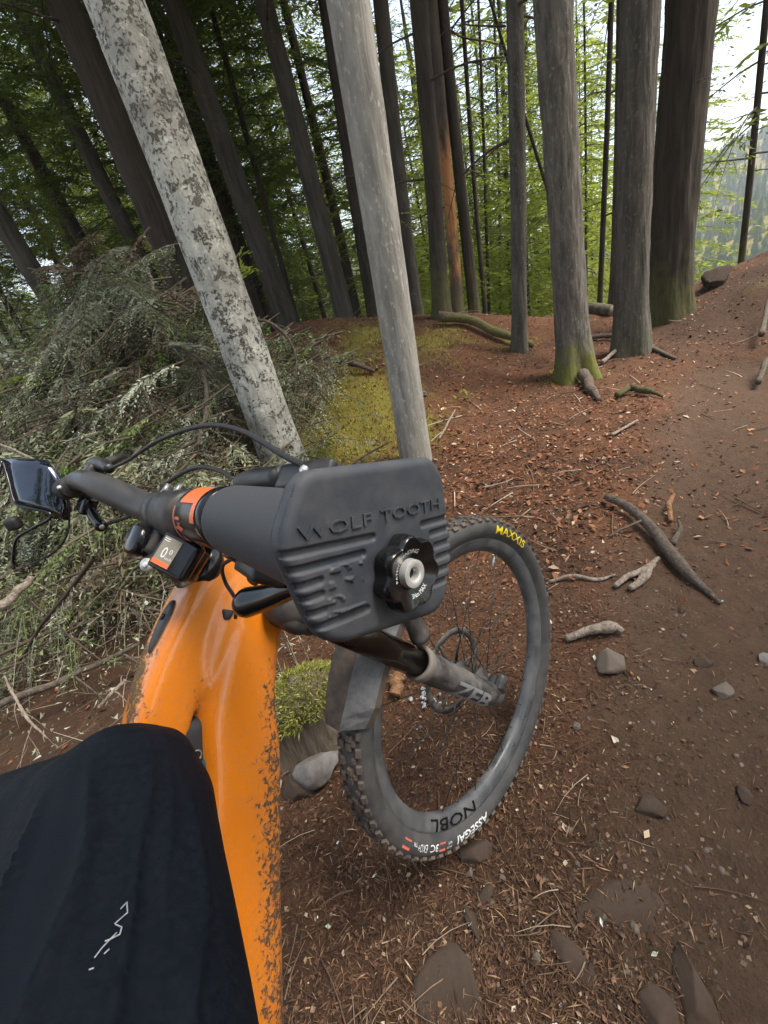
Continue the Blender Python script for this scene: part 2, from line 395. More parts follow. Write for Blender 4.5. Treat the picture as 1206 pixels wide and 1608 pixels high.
def paint():
    t = NT('orange_paint'); co = t.coord(); at_ = t.attr('Mud')
    n1 = t.noise(t.coord((1, 1, 1)), 165, 7, .76, .6); n2 = t.noise(co, 150, 4, .6); n3 = t.noise(co, 9, 3)
    base = t.mix(n3, (.63, .175, .008), (.70, .20, .011))
    m = t.math('ADD', at_.outputs['Fac'], t.math('MULTIPLY_ADD', n1, 2.0, -1.0)); m = t.math('ADD', m, t.math('MULTIPLY_ADD', t.noise(co, 26, 4, .6), .6, -.30))
    k = t.ramp(m, [(.52, 0.0), (.60, 1.0)])
    film = t.ramp(m, [(.1, 0.0), (.6, .3)])
    c = t.mix(film, base, (.34, .19, .09)); c = t.mix(k, c, t.mix(n2, (.042, .023, .011), (.125, .070, .034)))
    t.set(Base_Color=c, Roughness=t.mix(k, t.mix(film, .20, .45), .95), Specular_IOR_Level=.5, Coat_Weight=.35, Coat_Roughness=.06)
    t.bump(t.math('MULTIPLY_ADD', n2, .25, k), .5, .002); return t.m
M['paint'] = paint()
def glass():
    t = NT('clear_lens'); g = t.n('ShaderNodeBsdfGlossy'); g.inputs['Roughness'].default_value = .02; tr = t.n('ShaderNodeBsdfTransparent'); tr.inputs[0].default_value = (.82, .84, .83, 1)
    fz = t.n('ShaderNodeFresnel'); fz.inputs[0].default_value = 1.12; mx = t.n('ShaderNodeMixShader')
    t.l(fz.outputs[0], mx.inputs[0]); t.l(tr.outputs[0], mx.inputs[1]); t.l(g.outputs[0], mx.inputs[2]); t.l(mx.outputs[0], t.out.inputs[0]); return t.m
M['lens_clear'] = glass()
M['lens_mirror'] = plain('lens_mirror', (.085, .095, .115), .04, metal=.95, vary=.1)
# ------------------------------------------------------------------ mountain bike
RW = np.array([[0.66779937, 0.58758002, -0.45693952], [-0.73388958, 0.62226917, -0.27237319], [0.12429833, 0.5172338, 0.84676982]])
TW = np.array([0.09683531, 0.6909284, 0.3691151])        # front axle
FT = np.array([-.2417, .4772, .9258]); FR = np.array([-.4223, -.7714, -.4760]); FS = np.array([.7829, -.5751, .2375]); FU = np.array([-.4569, -.2724, .8468])
def fm(P): return TW + np.asarray(P, float) @ RW.T       # front end: x along the axle, y forward, z up the steering axis
def ff(P): P = np.asarray(P, float); return FT + P[..., 0:1] * FR + P[..., 1:2] * FU + P[..., 2:3] * FS   # frame: rearward, up, side
bike = thing('mountain_bike', (0.128, 0.657, 0.0), 'muddy orange full suspension mountain bike with black bars and a grey bar end pad', 'bicycle')
def part(name, shapes, mat, parent=bike, xf=fm, **k):
    mb = MB()
    for V, F in shapes: mb.put(V, F)
    return mb.build(name, M[mat] if isinstance(mat, str) else mat, parent, xf, **k)
# --- frame: lofted tubes blended into one monocoque
def superell(n, e): 
    a = np.linspace(0, 2 * np.pi, n, endpoint=False); c, s_ = np.cos(a), np.sin(a)
    return np.sign(c) * np.abs(c) ** (2 / e), np.sign(s_) * np.abs(s_) ** (2 / e)
def loft(st, e=2.6, n=28, sub=6):
    st = np.array(st, float); S = spline(st, (len(st) - 1) * sub + 1); C = S[:, :2]; T = np.gradient(C, axis=0); T /= np.linalg.norm(T, axis=1)[:, None]
    cx, cy = superell(n, e); V = []
    for (r, u, h, w_), t in zip(S, T):
        nx, ny = -t[1], t[0]; V.append(np.stack([r + nx * cy * h, u + ny * cy * h, cx * w_], 1))
    m = len(S); V = np.concatenate(V); F = [(i * n + j, i * n + (j + 1) % n, (i + 1) * n + (j + 1) % n, (i + 1) * n + j) for i in range(m - 1) for j in range(n)]
    F += [tuple(range(n - 1, -1, -1)), tuple(range((m - 1) * n, m * n))]; return V, F
mb = MB()
mb.put(*loft([(-.026, -.036, .034, .030), (.03, -.027, .034, .031), (.08, -.024, .033, .030), (.125, -.026, .032, .028), (.17, -.033, .031, .026), (.30, -.062, .026, .022), (.45, -.10, .022, .02), (.56, -.135, .022, .02)], 5.5))
mb.put(*loft([(-.03, -.078, .036, .030), (.03, -.090, .044, .036), (.08, -.098, .046, .039), (.14, -.116, .050, .040), (.2, -.149, .052, .041), (.32, -.203, .051, .042), (.45, -.266, .05, .043), (.6, -.333, .05, .044), (.735, -.385, .055, .05)], 4.5))
V, F = tube([(0, -.004, 0), (0, -.06, 0), (0, -.128, 0)], [.031, .031, .034], 28); mb.put(V, F)
mb.put(*loft([(-.02, -.062, .045, .031), (.04, -.064, .048, .0355), (.09, -.068, .040, .0355), (.128, -.074, .024, .031), (.146, -.079, .010, .024)], 3.0))
fo = mb.build('frame_form', M['paint'], None, ff)
rm = fo.modifiers.new('blend', 'REMESH'); rm.mode = 'VOXEL'; rm.voxel_size = .0035
sm = fo.modifiers.new('soften', 'SMOOTH'); sm.factor = .5; sm.iterations = 3
dg = bpy.context.evaluated_depsgraph_get(); dg.update()
fme = bpy.data.meshes.new_from_object(fo.evaluated_get(dg)); bpy.data.objects.remove(fo)
V = np.zeros(len(fme.vertices) * 3, np.float32); fme.vertices.foreach_get('co', V); V = V.reshape(-1, 3).astype(float)
d_ = V - FT; fr_, fu_, fs_ = d_ @ FR, d_ @ FU, d_ @ FS
cline = np.interp(fr_, [-.03, .08, .2, .45, .735], [-.078, -.098, -.149, -.266, -.385])
below = (cline - fu_) * np.where(fr_ > .12, .89, 1) / .05          # 1 at the down tube's belly
isdt = sst(.01, .03, (np.interp(fr_, [.1, .16, .3, .6], [-.05, -.068, -.115, -.24]) - fu_) + .015)
mud = isdt * np.clip(.07 + .43 * sst(-.30, .55, below) * sst(.02, .12, fr_) * sst(-.01, .03, fs_ + .02) + .06 * sst(.1, .5, fr_), 0, 1)
top = (1 - isdt) * (.15 + .50 * gs(fr_, fs_, .145, -.004, .045, .024) + .30 * gs(fr_, fs_, .11, -.02, .04, .015))
mud = np.maximum(mud, top) + .04
V -= ORI[bike]; fme.vertices.foreach_set('co', V.astype(np.float32).ravel())
fme.materials.clear(); fme.materials.append(M['paint']); fme.polygons.foreach_set('use_smooth', np.ones(len(fme.polygons), bool))
a_ = fme.attributes.new('Mud', 'FLOAT', 'POINT'); a_.data.foreach_set('value', mud.astype(np.float32))
frame = bpy.data.objects.new('frame', fme); link(frame, bike)
from mathutils.bvhtree import BVHTree
fbv = BVHTree.FromPolygons([tuple(v) for v in V], [tuple(p.vertices) for p in fme.polygons])
def onframe(r, u, s_, d):                                   # nearest surface point and normal to a frame coordinate
    p = ff(np.array([r, u, s_])) - ORI[bike]; h, nrm, i, dd = fbv.find_nearest(Vector(p)); return np.array(h) + ORI[bike], np.array(nrm)
# black oval port cover on the top tube
def decal_blob(name, r, u, s_, ax, la, lb, mat, lift=.0015, parent=frame, power=2.0, dome=.002):
    c, nrm = onframe(r, u, s_, 0); R = axes(ff(np.array(ax)) - ff(np.zeros(3)), np.cross(nrm, ff(np.array(ax)) - ff(np.zeros(3)))); n = 28
    Vv = [c + nrm * (lift + dome)]; cx, cy = superell(n, power)
    for k, (f, h) in enumerate(((.6, dome * .8), (.92, dome * .3), (1.0, -.004))):
        for x, y in zip(cx, cy):
            q = c + R[:, 0] * x * la * f + R[:, 1] * y * lb * f * (1 - .28 * x); hh, nn, i, dd = fbv.find_nearest(Vector(q - ORI[bike])); Vv.append(np.array(hh) + ORI[bike] + np.array(nn) * (lift + h))
    Fv = [(0, 1 + j, 1 + (j + 1) % n) for j in range(n)]
    for k in range(2):
        b = 1 + k * n; Fv += [(b + j, b + n + j, b + n + (j + 1) % n, b + (j + 1) % n) for j in range(n)]
    return add(name, Vv, Fv, M[mat], parent)
decal_blob('port_cover', .080, .03, .002, (1, -.05, 0), .033, .0115, 'black_satin')
decal_blob('cover_bolt', .070, .03, .002, (1, 0, 0), .004, .004, 'black_gloss', lift=.004)
decal_blob('cable_port', .047, -.044, .04, (.35, 0, .6), .012, .006, 'black_matte', power=4)
# headset, spacers, stem
part('headset_cup', [tube([(0, -.044, z) for z in (.668, .676, .686, .694)], [.032, .036, .036, .032], 36)], 'black_gloss')
part('headset_spacer', [tube([(0, -.044, z) for z in (.692, .70, .712)], [.026, .0285, .026], 32)], 'black_satin')
st = part('stem', [tube([(0, -.044, .70), (0, -.044, .742)], [.022, .021], 28), rbox((0, -.022, .724), (.019, .028, .017), None, .008, 3),
                   tube([(-.027, 0, .735), (.027, 0, .735)], [.0255, .0255], 32)], 'black_satin')
for x in (-.02, .02):
    for z in (-.024, .024):
        V, F = tube([(x, .012, .735 + z), (x, .028, .735 + z)], [.0035, .0035], 10); part('stem_bolt', [(V, F)], 'steel', st)
part('stem_faceplate', [tube([(x, 0.001, .7395 + .00004 * i) for i, x in enumerate((.070, .074, .10, .12, .142, .146))], [.024, .0295, .0305, .0305, .0295, .026], 36)], 'decal_black')
fp = [o for o in bike.children if o.name.startswith('stem_faceplate')][0]
def wrap_bar(x0, x1, a0, a1, r, cz=.7397, cy=.001, nx=6, na=10, jag=None):
    Vv = []; Fv = []
    for i in range(nx):
        for j in range(na):
            t, q = i / (nx - 1), j / (na - 1); x = x0 + (x1 - x0) * t; 
            if jag: x += jag * math.sin(q * 9 + t * 3)
            a = math.radians(a0 + (a1 - a0) * q); Vv.append((x, cy + r * math.cos(a), cz + r * math.sin(a)))
    for i in range(nx - 1):
        for j in range(na - 1): Fv.append((i * na + j, i * na + j + 1, (i + 1) * na + j + 1, (i + 1) * na + j))
    return np.array(Vv), Fv
part('decal_patch', [wrap_bar(.088, .140, 38, 92, .0311), wrap_bar(.122, .140, 92, 128, .0311)], 'decal_orange', fp)
part('decal_stroke', [wrap_bar(.078, .081, 100, 190, .0312), wrap_bar(.084, .096, 120, 126, .0312, jag=.002), wrap_bar(.086, .098, 132, 150, .0312, jag=.005), wrap_bar(.088, .094, 158, 176, .0312, jag=.003)], 'red', fp)
part('decal_fade', [wrap_bar(.108, .140, 165, 230, .0311)], plain('decal_brown', (.28, .09, .02), .4, dust=(.03, .015, .01), dust_amt=.4), fp)
# clamp with the round knob and bolt beside the display
part('bar_clamp', [tube([(x, -.001, .737) for x in (-.058, -.053, -.024, -.020)], [.024, .0285, .0295, .026], 32), tube([(x, -.001, .737) for x in (-.016, -.010, .040, .048)], [.027, .0315, .0315, .028], 32),
                   rbox((-.008, -.034, .738), (.020, .022, .013), None, .006)], 'black_satin')
part('clamp_knob', [tube([(-.014, -.044, .742), (-.012, -.046, .752), (-.011, -.0465, .762), (-.0105, -.047, .765)], [.0165, .0185, .0185, .014], 28)], 'black_gloss')
part('clamp_bolt', [tube([(.010, -.066, .736), (.0145, -.068, .743)], [.0075, .0075], 20), tube([(.0145, -.068, .743), (.0155, -.0685, .745)], [.0045, .003], 12)], 'silver')
# display, tilted towards the rider
Rd = axes((.80, -.05, -.60), (-.05, .95, .12)); Rd = Rd if Rd[2, 2] > 0 else Rd * np.array([1, 1, -1])
dc = np.array([.070, -.048, .738])
disp = part('display', [rbox(dc, (.0225, .0205, .008), Rd, .005, 3), rbox(dc - Rd[:, 2] * .014 - np.array([.012, 0, .004]), (.022, .018, .010), Rd, .004)], 'black_gloss')
def dpanel(name, x0, x1, y0, y1, mat, h, par):
    V, F = rbox(dc + Rd @ np.array([(x0 + x1) / 2, (y0 + y1) / 2, .0080 + h]), ((x1 - x0) / 2, (y1 - y0) / 2, .0006), Rd, 0); return part(name, [(V, F)], mat, par, smooth=False)
scr = dpanel('screen', -.0180, .0035, -.0155, .0150, 'screen', .0004, disp)
dpanel('screen_bar', -.0178, .0033, -.0153, -.0105, 'decal_orange', .001, disp)
def dtext(s, x, y, w_, h):
    V, F = fit_text(s, w_, h); V = V + np.array([x, y, 0]); V[:, 2] = .0096
    part('screen_digit', [(dc + V @ Rd.T, F)], 'white', disp, smooth=False)
dtext('0', -.0118, -.0075, .0056, .012); dtext('km/h', -.0055, -.0075, .008, .003); dtext('0', -.0040, -.001, .0036, .0050); dtext('=', -.0168, .0100, .007, .0030)
# handlebar
def clamp_tube(P, R, n=20, k=24): return tube(spline(P, k), np.interp(np.linspace(0, 1, k), np.linspace(0, 1, len(R)), R), n)
part('handlebar', [clamp_tube([(-.405, -.034, .806), (-.33, -.014, .804), (-.25, .004, .805), (-.17, .003, .786), (-.10, 0, .745), (-.04, 0, .736), (.04, 0, .736), (.11, 0, .744), (.17, 0, .752), (.28, -.008, .759), (.392, -.0225, .7640)],
                                [.0125, .0125, .0150, .0190, .0200, .0200, .0190, .0165, .014, .0112, .0112], 22, 60)], 'bar')
# left grip, lever clamp, levers
part('grip', [clamp_tube([(-.295, -.007, .803), (-.35, -.018, .805), (-.41, -.035, .806)], [.0175, .0168, .0175], 20, 12)], 'black_matte')
lc = part('lever_clamp', [tube([(x, -.004, .8025) for x in (-.288, -.284, -.262, -.258)], [.017, .0185, .0185, .016], 24), rbox((-.268, .020, .795), (.016, .016, .012), None, .005)], 'black_satin')
part('clamp_screw', [tube([(-.258, -.0175, .818), (-.255, -.0185, .821)], [.003, .003], 10)], 'silver', lc)
bl = part('brake_lever', [clamp_tube([(-.20, .034, .790), (-.235, .040, .793), (-.285, .042, .797)], [.007, .010, .011], 14, 14), clamp_tube([(-.27, .046, .79), (-.30, .075, .77), (-.35, .082, .76), (-.42, .072, .76)], [.007, .006, .005, .006], 10, 18)], 'black_satin')
part('dropper_lever', [rbox((-.262, -.022, .776), (.019, .014, .010), axes((1, -.15, -.1), (0, 1, .3)), .004), clamp_tube([(-.255, -.024, .774), (-.235, -.036, .762), (-.212, -.044, .752)], [.008, .0075, .0085], 12, 10)], 'black_gloss')
part('lever_tip', [tube([(-.2125, -.0435, .753), (-.210, -.0445, .7515)], [.004, .0035], 10)], 'silver')
# sleeve and bar end pad on the near side
part('grip_collar', [tube([(x, -.001 - .03 * max(0, x - .2), .7465 + .05 * (x - .12)) for x in (.147, .150, .160, .164)], [.0255, .0295, .0295, .026], 36)], 'black_gloss')
part('grip_neck', [tube([(x, -.001, .748) for x in (.162, .196)], [.0265, .0275], 32)], 'black_matte')
part('foam_sleeve', [clamp_tube([(.176, -.003, .7510), (.184, -.0035, .7515), (.22, -.006, .7535), (.27, -.010, .757), (.34, -.016, .761), (.385, -.0215, .7635)], [.0275, .0308, .0312, .0318, .0325, .0335], 48, 40)], 'sleeve_grey')
EP = np.array([.3981, -.0232, .7643]); PV = np.array([0, .634, -.773]); QV = np.array([0, .773, .634]); XV = np.array([1., 0, 0])
def pad_xf(P): P = np.asarray(P, float); return fm(EP + P[:, 0:1] * PV + P[:, 1:2] * QV + P[:, 2:3] * XV)
POLY = np.array([(-.0480, .0535), (.0285, .0535), (.0365, .0440), (.0418, -.0015), (.0296, -.0305), (-.0385, -.0225), (-.0485, -.0175), (-.0535, -.0095), (-.0645, .0245), (-.0630, .0318), (-.0535, .0500)])
FOOT = np.array([-.147, .060]); POLY = FOOT + (POLY - FOOT) * 1.024
def round_poly(P, r, k=5):
    out = []; n = len(P)
    for i in range(n):
        a, b, c = P[i - 1], P[i], P[(i + 1) % n]; u, v = a - b, c - b; lu, lv = np.linalg.norm(u), np.linalg.norm(v); q = min(r, lu * .45, lv * .45)
        p0, p2 = b + u / lu * q, b + v / lv * q
        for t in np.linspace(0, 1, k): out.append((1 - t) ** 2 * p0 + 2 * t * (1 - t) * b + t * t * p2)
    return np.array(out)
PO = round_poly(POLY, .012)
def sd_poly(X, Y, P):
    d = np.full(X.shape, 1e9); ins = np.zeros(X.shape, bool); n = len(P)
    for i in range(n):
        a, b = P[i], P[(i + 1) % n]; e = b - a; t = np.clip(((X - a[0]) * e[0] + (Y - a[1]) * e[1]) / (e @ e + 1e-15), 0, 1)
        d = np.minimum(d, np.hypot(X - a[0] - t * e[0], Y - a[1] - t * e[1]))
        c = ((a[1] > Y) != (b[1] > Y)) & (X < (b[0] - a[0]) * (Y - a[1]) / (b[1] - a[1] + 1e-15) + a[0]); ins ^= c
    return np.where(ins, -d, d)
def seg_d(X, Y, a, b):
    a, b = np.array(a), np.array(b); e = b - a; t = np.clip(((X - a[0]) * e[0] + (Y - a[1]) * e[1]) / (e @ e), 0, 1); return np.hypot(X - a[0] - t * e[0], Y - a[1] - t * e[1])
SLOTS = [((-.075, .0225), (-.0150, .0198)), ((-.072, .0152), (-.0218, .0135)), ((-.07, .0074), (-.0462, .0076)), ((-.07, .0012), (-.0462, .0016)), ((-.07, -.0055), (-.0458, -.0055)), ((-.07, -.0117), (-.0222, -.0125)),
         ((.0205, .0192), (.06, .0192)), ((.027, .0130), (.06, .0132)), ((.0295, .0058), (.06, .0058)), ((.0308, -.0009), (.06, -.0009)), ((.0296, -.0080), (.06, -.0080)), ((.0246, -.0148), (.06, -.0148))]
def pad_front():
    nx, ny = 210, 170; gx = np.linspace(-.0660, .0475, nx); gy = np.linspace(-.0345, .0548, ny); X, Y = np.meshgrid(gx, gy, indexing='ij')
    sd = sd_poly(X, Y, PO); e = np.clip(-sd, 0, .0048) / .0048; Z = -.0036 + .0036 * np.sqrt(np.maximum(0, 1 - (1 - e) ** 2))
    g = np.zeros_like(X)
    for i, (a, b) in enumerate(SLOTS):
        q = seg_d(X, Y, a, b); wd = .0019; g = np.maximum(g, 1 - sst(wd - .0009, wd + .0005, q))
    Z = Z - .0016 * g
    bx = (np.abs(X + .0335) < .0105) & (np.abs(Y - .0012) < .0105)
    Z = Z + np.where(bx, .0010 * sst(-.02, .06, fbm(X * 330 + Y * 120, Y * 420, 2, 3)) * sst(.0, .35, np.sin(Y * 950 + X * 60)), 0)
    idx = np.arange(nx * ny).reshape(nx, ny); inside = sd < .0004
    # pull rim vertices onto the outline
    Fq = []
    ok = inside[:-1, :-1] & inside[1:, :-1] & inside[1:, 1:] & inside[:-1, 1:]
    I, J = np.nonzero(ok)
    Fq = np.stack([idx[I, J], idx[I + 1, J], idx[I + 1, J + 1], idx[I, J + 1]], 1)
    Vv = np.stack([X.ravel(), Y.ravel(), Z.ravel()], 1); used = np.unique(Fq); mp = -np.ones(len(Vv), int); mp[used] = np.arange(len(used))
    return Vv[used], mp[Fq]
Vp, Fp = pad_front()
pad = add('bar_end_pad', pad_xf(Vp), Fp, M['pad_grey'], bike)
n = len(PO); V = []; F = []
for k, (f, z) in enumerate(((.992, -.0034), (1.0, -.0052), (.998, -.0085), (.965, -.0125), (.3, -.0135))):
    V += [(x * f + (1 - f) * -.01, y * f + (1 - f) * .012, z) for x, y in PO]
for k in range(4): F += [(k * n + j, k * n + (j + 1) % n, (k + 1) * n + (j + 1) % n, (k + 1) * n + j) for j in range(n)]
F.append(tuple(range(4 * n, 5 * n)))
add('pad_side', pad_xf(np.array(V)), F, M['pad_grey'], pad)
for word, x0, w_ in (('WOLF', -.0550, .0400), ('TOOTH', -.0095, .0440)):
    V, F = fit_text(word, w_, .0056, .0); V[:, 0] += x0; V[:, 1] += .0262 - .0006 * (V[:, 0] + .055) / .09; V[:, 2] = -.0003; V, F = thick(V, F, .0013)
    add('pad_lettering', pad_xf(V), F, M['pad_grey'], pad, smooth=False)
# knob
def knob():
    n = 120; prof = [(.0, 1.0), (.005, 1.03), (.0085, 1.0), (.0098, .94), (.0094, .86), (.0062, .50), (.0058, .42), (.0058, .0)]; V = []; F = []; m = len(prof)
    for k in range(n):
        a = 2 * math.pi * k / n; lob = .5 + .5 * math.cos(7 * a + 1.1); rr = .0160 + .0028 * lob ** .7
        for z, f in prof:
            r = rr * f if f > .8 else .0178 * f
            V.append((r * math.cos(a), r * math.sin(a), z + .0012))
    for k in range(n):
        k2 = (k + 1) % n
        for i in range(m - 1): F.append((k * m + i, k2 * m + i, k2 * m + i + 1, k * m + i + 1))
    return np.array(V), F
V, F = knob(); kn = add('pad_knob', pad_xf(V), F, M['black_gloss'], pad, sharp=35)
V, F = lathe([(.0066, 0), (.0066, .0030), (.0104, .0034), (.0112, .0050), (.0108, .0068), (.0062, .0072)], 30, 2); add('knob_bolt', pad_xf(V), F, M['silver'], pad, sharp=40)
V, F = fit_text('T25', .006, .0028); V = V + np.array([-.003, -.0014, .0125]); V, F = thick(V, F, .0006); 
def arc_text(s, r, a0, a1, h, z, flip=False, sag=.0):
    V, F = fit_text(s, 1.0, h); a = np.radians(a0 + (a1 - a0) * V[:, 0]); rr = (r - V[:, 1]) if flip else (r + V[:, 1])
    zz = z + sag * rr; return np.stack([rr * np.cos(a), rr * np.sin(a), zz], 1), F
# in-plane direction of "up in the picture" is about 135 deg from PV
for s_, a0, a1, fl in (('PATENT PENDING', 190, 62, False), ('3Nm MAX', 262, 318, True)):
    V, F = arc_text(s_, .0098 if not fl else .0122, a0, a1, .0021, .0046, fl, .43); add('knob_lettering', pad_xf(V), F, M['white'], pad, smooth=False)
# near-side brake master, shifter paddle
part('brake_master', [clamp_tube([(.156, .034, .753), (.18, .036, .753), (.225, .038, .754)], [.010, .0125, .0115], 16, 14), rbox((.262, .038, .754), (.034, .012, .010), axes((1, .04, .05), (0, 1, .2)), .005), rbox((.285, .036, .764), (.020, .009, .004), axes((1, .04, .05), (0, 1, .2)), .003)], 'black_satin')
part('master_bolt', [tube([(.276, .036, .767), (.276, .036, .771)], [.004, .003], 12)], 'silver')
part('hose_ferrule', [tube([(.142, .033, .752), (.158, .034, .753)], [.006, .0068], 14)], 'steel')
sh = part('shifter', [rbox((.196, -.030, .716), (.030, .012, .016), axes((1, -.12, .15), (0, 1, .2)), .006), rbox((.160, -.026, .722), (.008, .008, .012), None, .003), tube([(.205, -.042, .722), (.206, -.0455, .7235)], [.006, .0055], 16)], 'black_satin')
V, F = clamp_tube([(.265, -.030, .698), (.225, -.036, .694), (.190, -.048, .690), (.158, -.060, .690), (.146, -.063, .690)], [.008, .009, .011, .014, .009], 18, 24); V[:, 1] = -.045 + (V[:, 1] + .045) * 1.1
part('shifter_paddle', [(V, F)], 'black_gloss', sh)
# cables
def cab(name, P, r=.0025): part(name, [tube(spline(P, 40), r, 8)], 'black_matte')
cab('brake_hose', [(-.20, .034, .790), (-.13, .046, .790), (-.02, .068, .795), (.09, .078, .793), (.17, .070, .785), (.255, .045, .768), (.30, .040, .76)])
cab('shift_cable', [(-.214, -.04, .75), (-.17, -.010, .735), (-.10, .018, .742), (-.03, .032, .758), (.05, .046, .765), (.11, .044, .760), (.145, .033, .752)])
cab('dropper_cable', [(.152, -.030, .722), (.128, -.040, .716), (.118, -.052, .700), (.126, -.064, .684), (.10, -.08, .66)], .002)
# --- fork
FL = -.027
def ly(z): return -.023 - .03 * z
for sx in (1, -1):
    part('stanchion', [tube([(.0655 * sx, ly(.26), .26), (.0655 * sx, ly(.56), .56)], .0235, 32)], 'stanchion')
    lg = part('fork_leg', [tube([(.0655 * sx, ly(z) + dy, z) for z, dy in ((-.022, .006), (-.015, .005), (.02, .002), (.08, 0), (.17, 0), (.25, 0), (.274, 0))], [.013, .020, .0245, .0255, .0268, .0282, .0292], 32), rbox((.0655 * sx, -.004, -.002), (.013, .024, .018), None, .006)], 'dusty')
    V, F = lathe([(0, .0295), (.003, .0308), (.014, .0312), (.019, .0290), (.019, .0240), (.012, .0236)], 36, 2); part('wiper_seal', [(V + np.array([.0655 * sx, ly(.268), .268]), F)], 'seal', lg)
    if sx > 0:
        def leg_xf(V, rr):   # lettering wrapped on the outside of the leg, reading from the seal down to the axle
            a = V[:, 1] / rr; return np.stack([.0655 + rr * np.sin(a + LA), ly(.235 - V[:, 0]) - rr * np.cos(a + LA), .235 - V[:, 0]], 1)
        LA = 1.02
        for s_, x0, w_, h, mt in (('ZEB', .050, .140, .034, 'decal_grey'), ('ULTIMATE', .012, .036, .007, 'decal_grey')):
            V, F = fit_text(s_, w_, h, .03 if s_ == 'ZEB' else 0, 3); V[:, 0] += x0; V[:, 1] -= h * .5; part('fork_lettering', [(leg_xf(V, .0277 if x0 > .05 else .0283), F)], mt, lg, smooth=False)
        V = np.array([(x, y, 0) for x in np.linspace(0, .17, 20) for y in (-.021, -.0195)]); F = [(2 * i, 2 * i + 2, 2 * i + 3, 2 * i + 1) for i in range(19)]; part('fork_lettering', [(leg_xf(V + np.array([.01, 0, 0]), .0281), F)], 'decal_grey', lg)
part('fork_crown', [rbox((0, -.040, .566), (.088, .032, .020), None, .016, 4), tube([(0, -.044, .57), (0, -.044, .67)], [.028, .022], 28), tube([(.0655, ly(.535), .535), (.0655, ly(.6), .60)], [.0275, .027], 28), tube([(-.0655, ly(.535), .535), (-.0655, ly(.6), .60)], [.0275, .027], 28)], 'black_satin')
arch = spline([(.0655, .008, .300), (.0645, .030, .345), (.052, .046, .395), (.0, .052, .415), (-.052, .046, .395), (-.0645, .030, .345), (-.0655, .008, .300)], 36)
V, F = tube(arch, np.interp(np.linspace(0, 1, 36), [0, .2, .5, .8, 1], [.018, .014, .011, .014, .018]), 14); part('fork_arch', [(V, F)], 'dusty')
part('axle', [tube([(-.075, 0, 0), (.078, 0, 0)], [.0075, .0075], 20), tube([(.078, 0, 0), (.086, 0, 0)], [.011, .010], 20), rbox((.080, .010, .006), (.008, .016, .014), None, .005)], 'dusty')
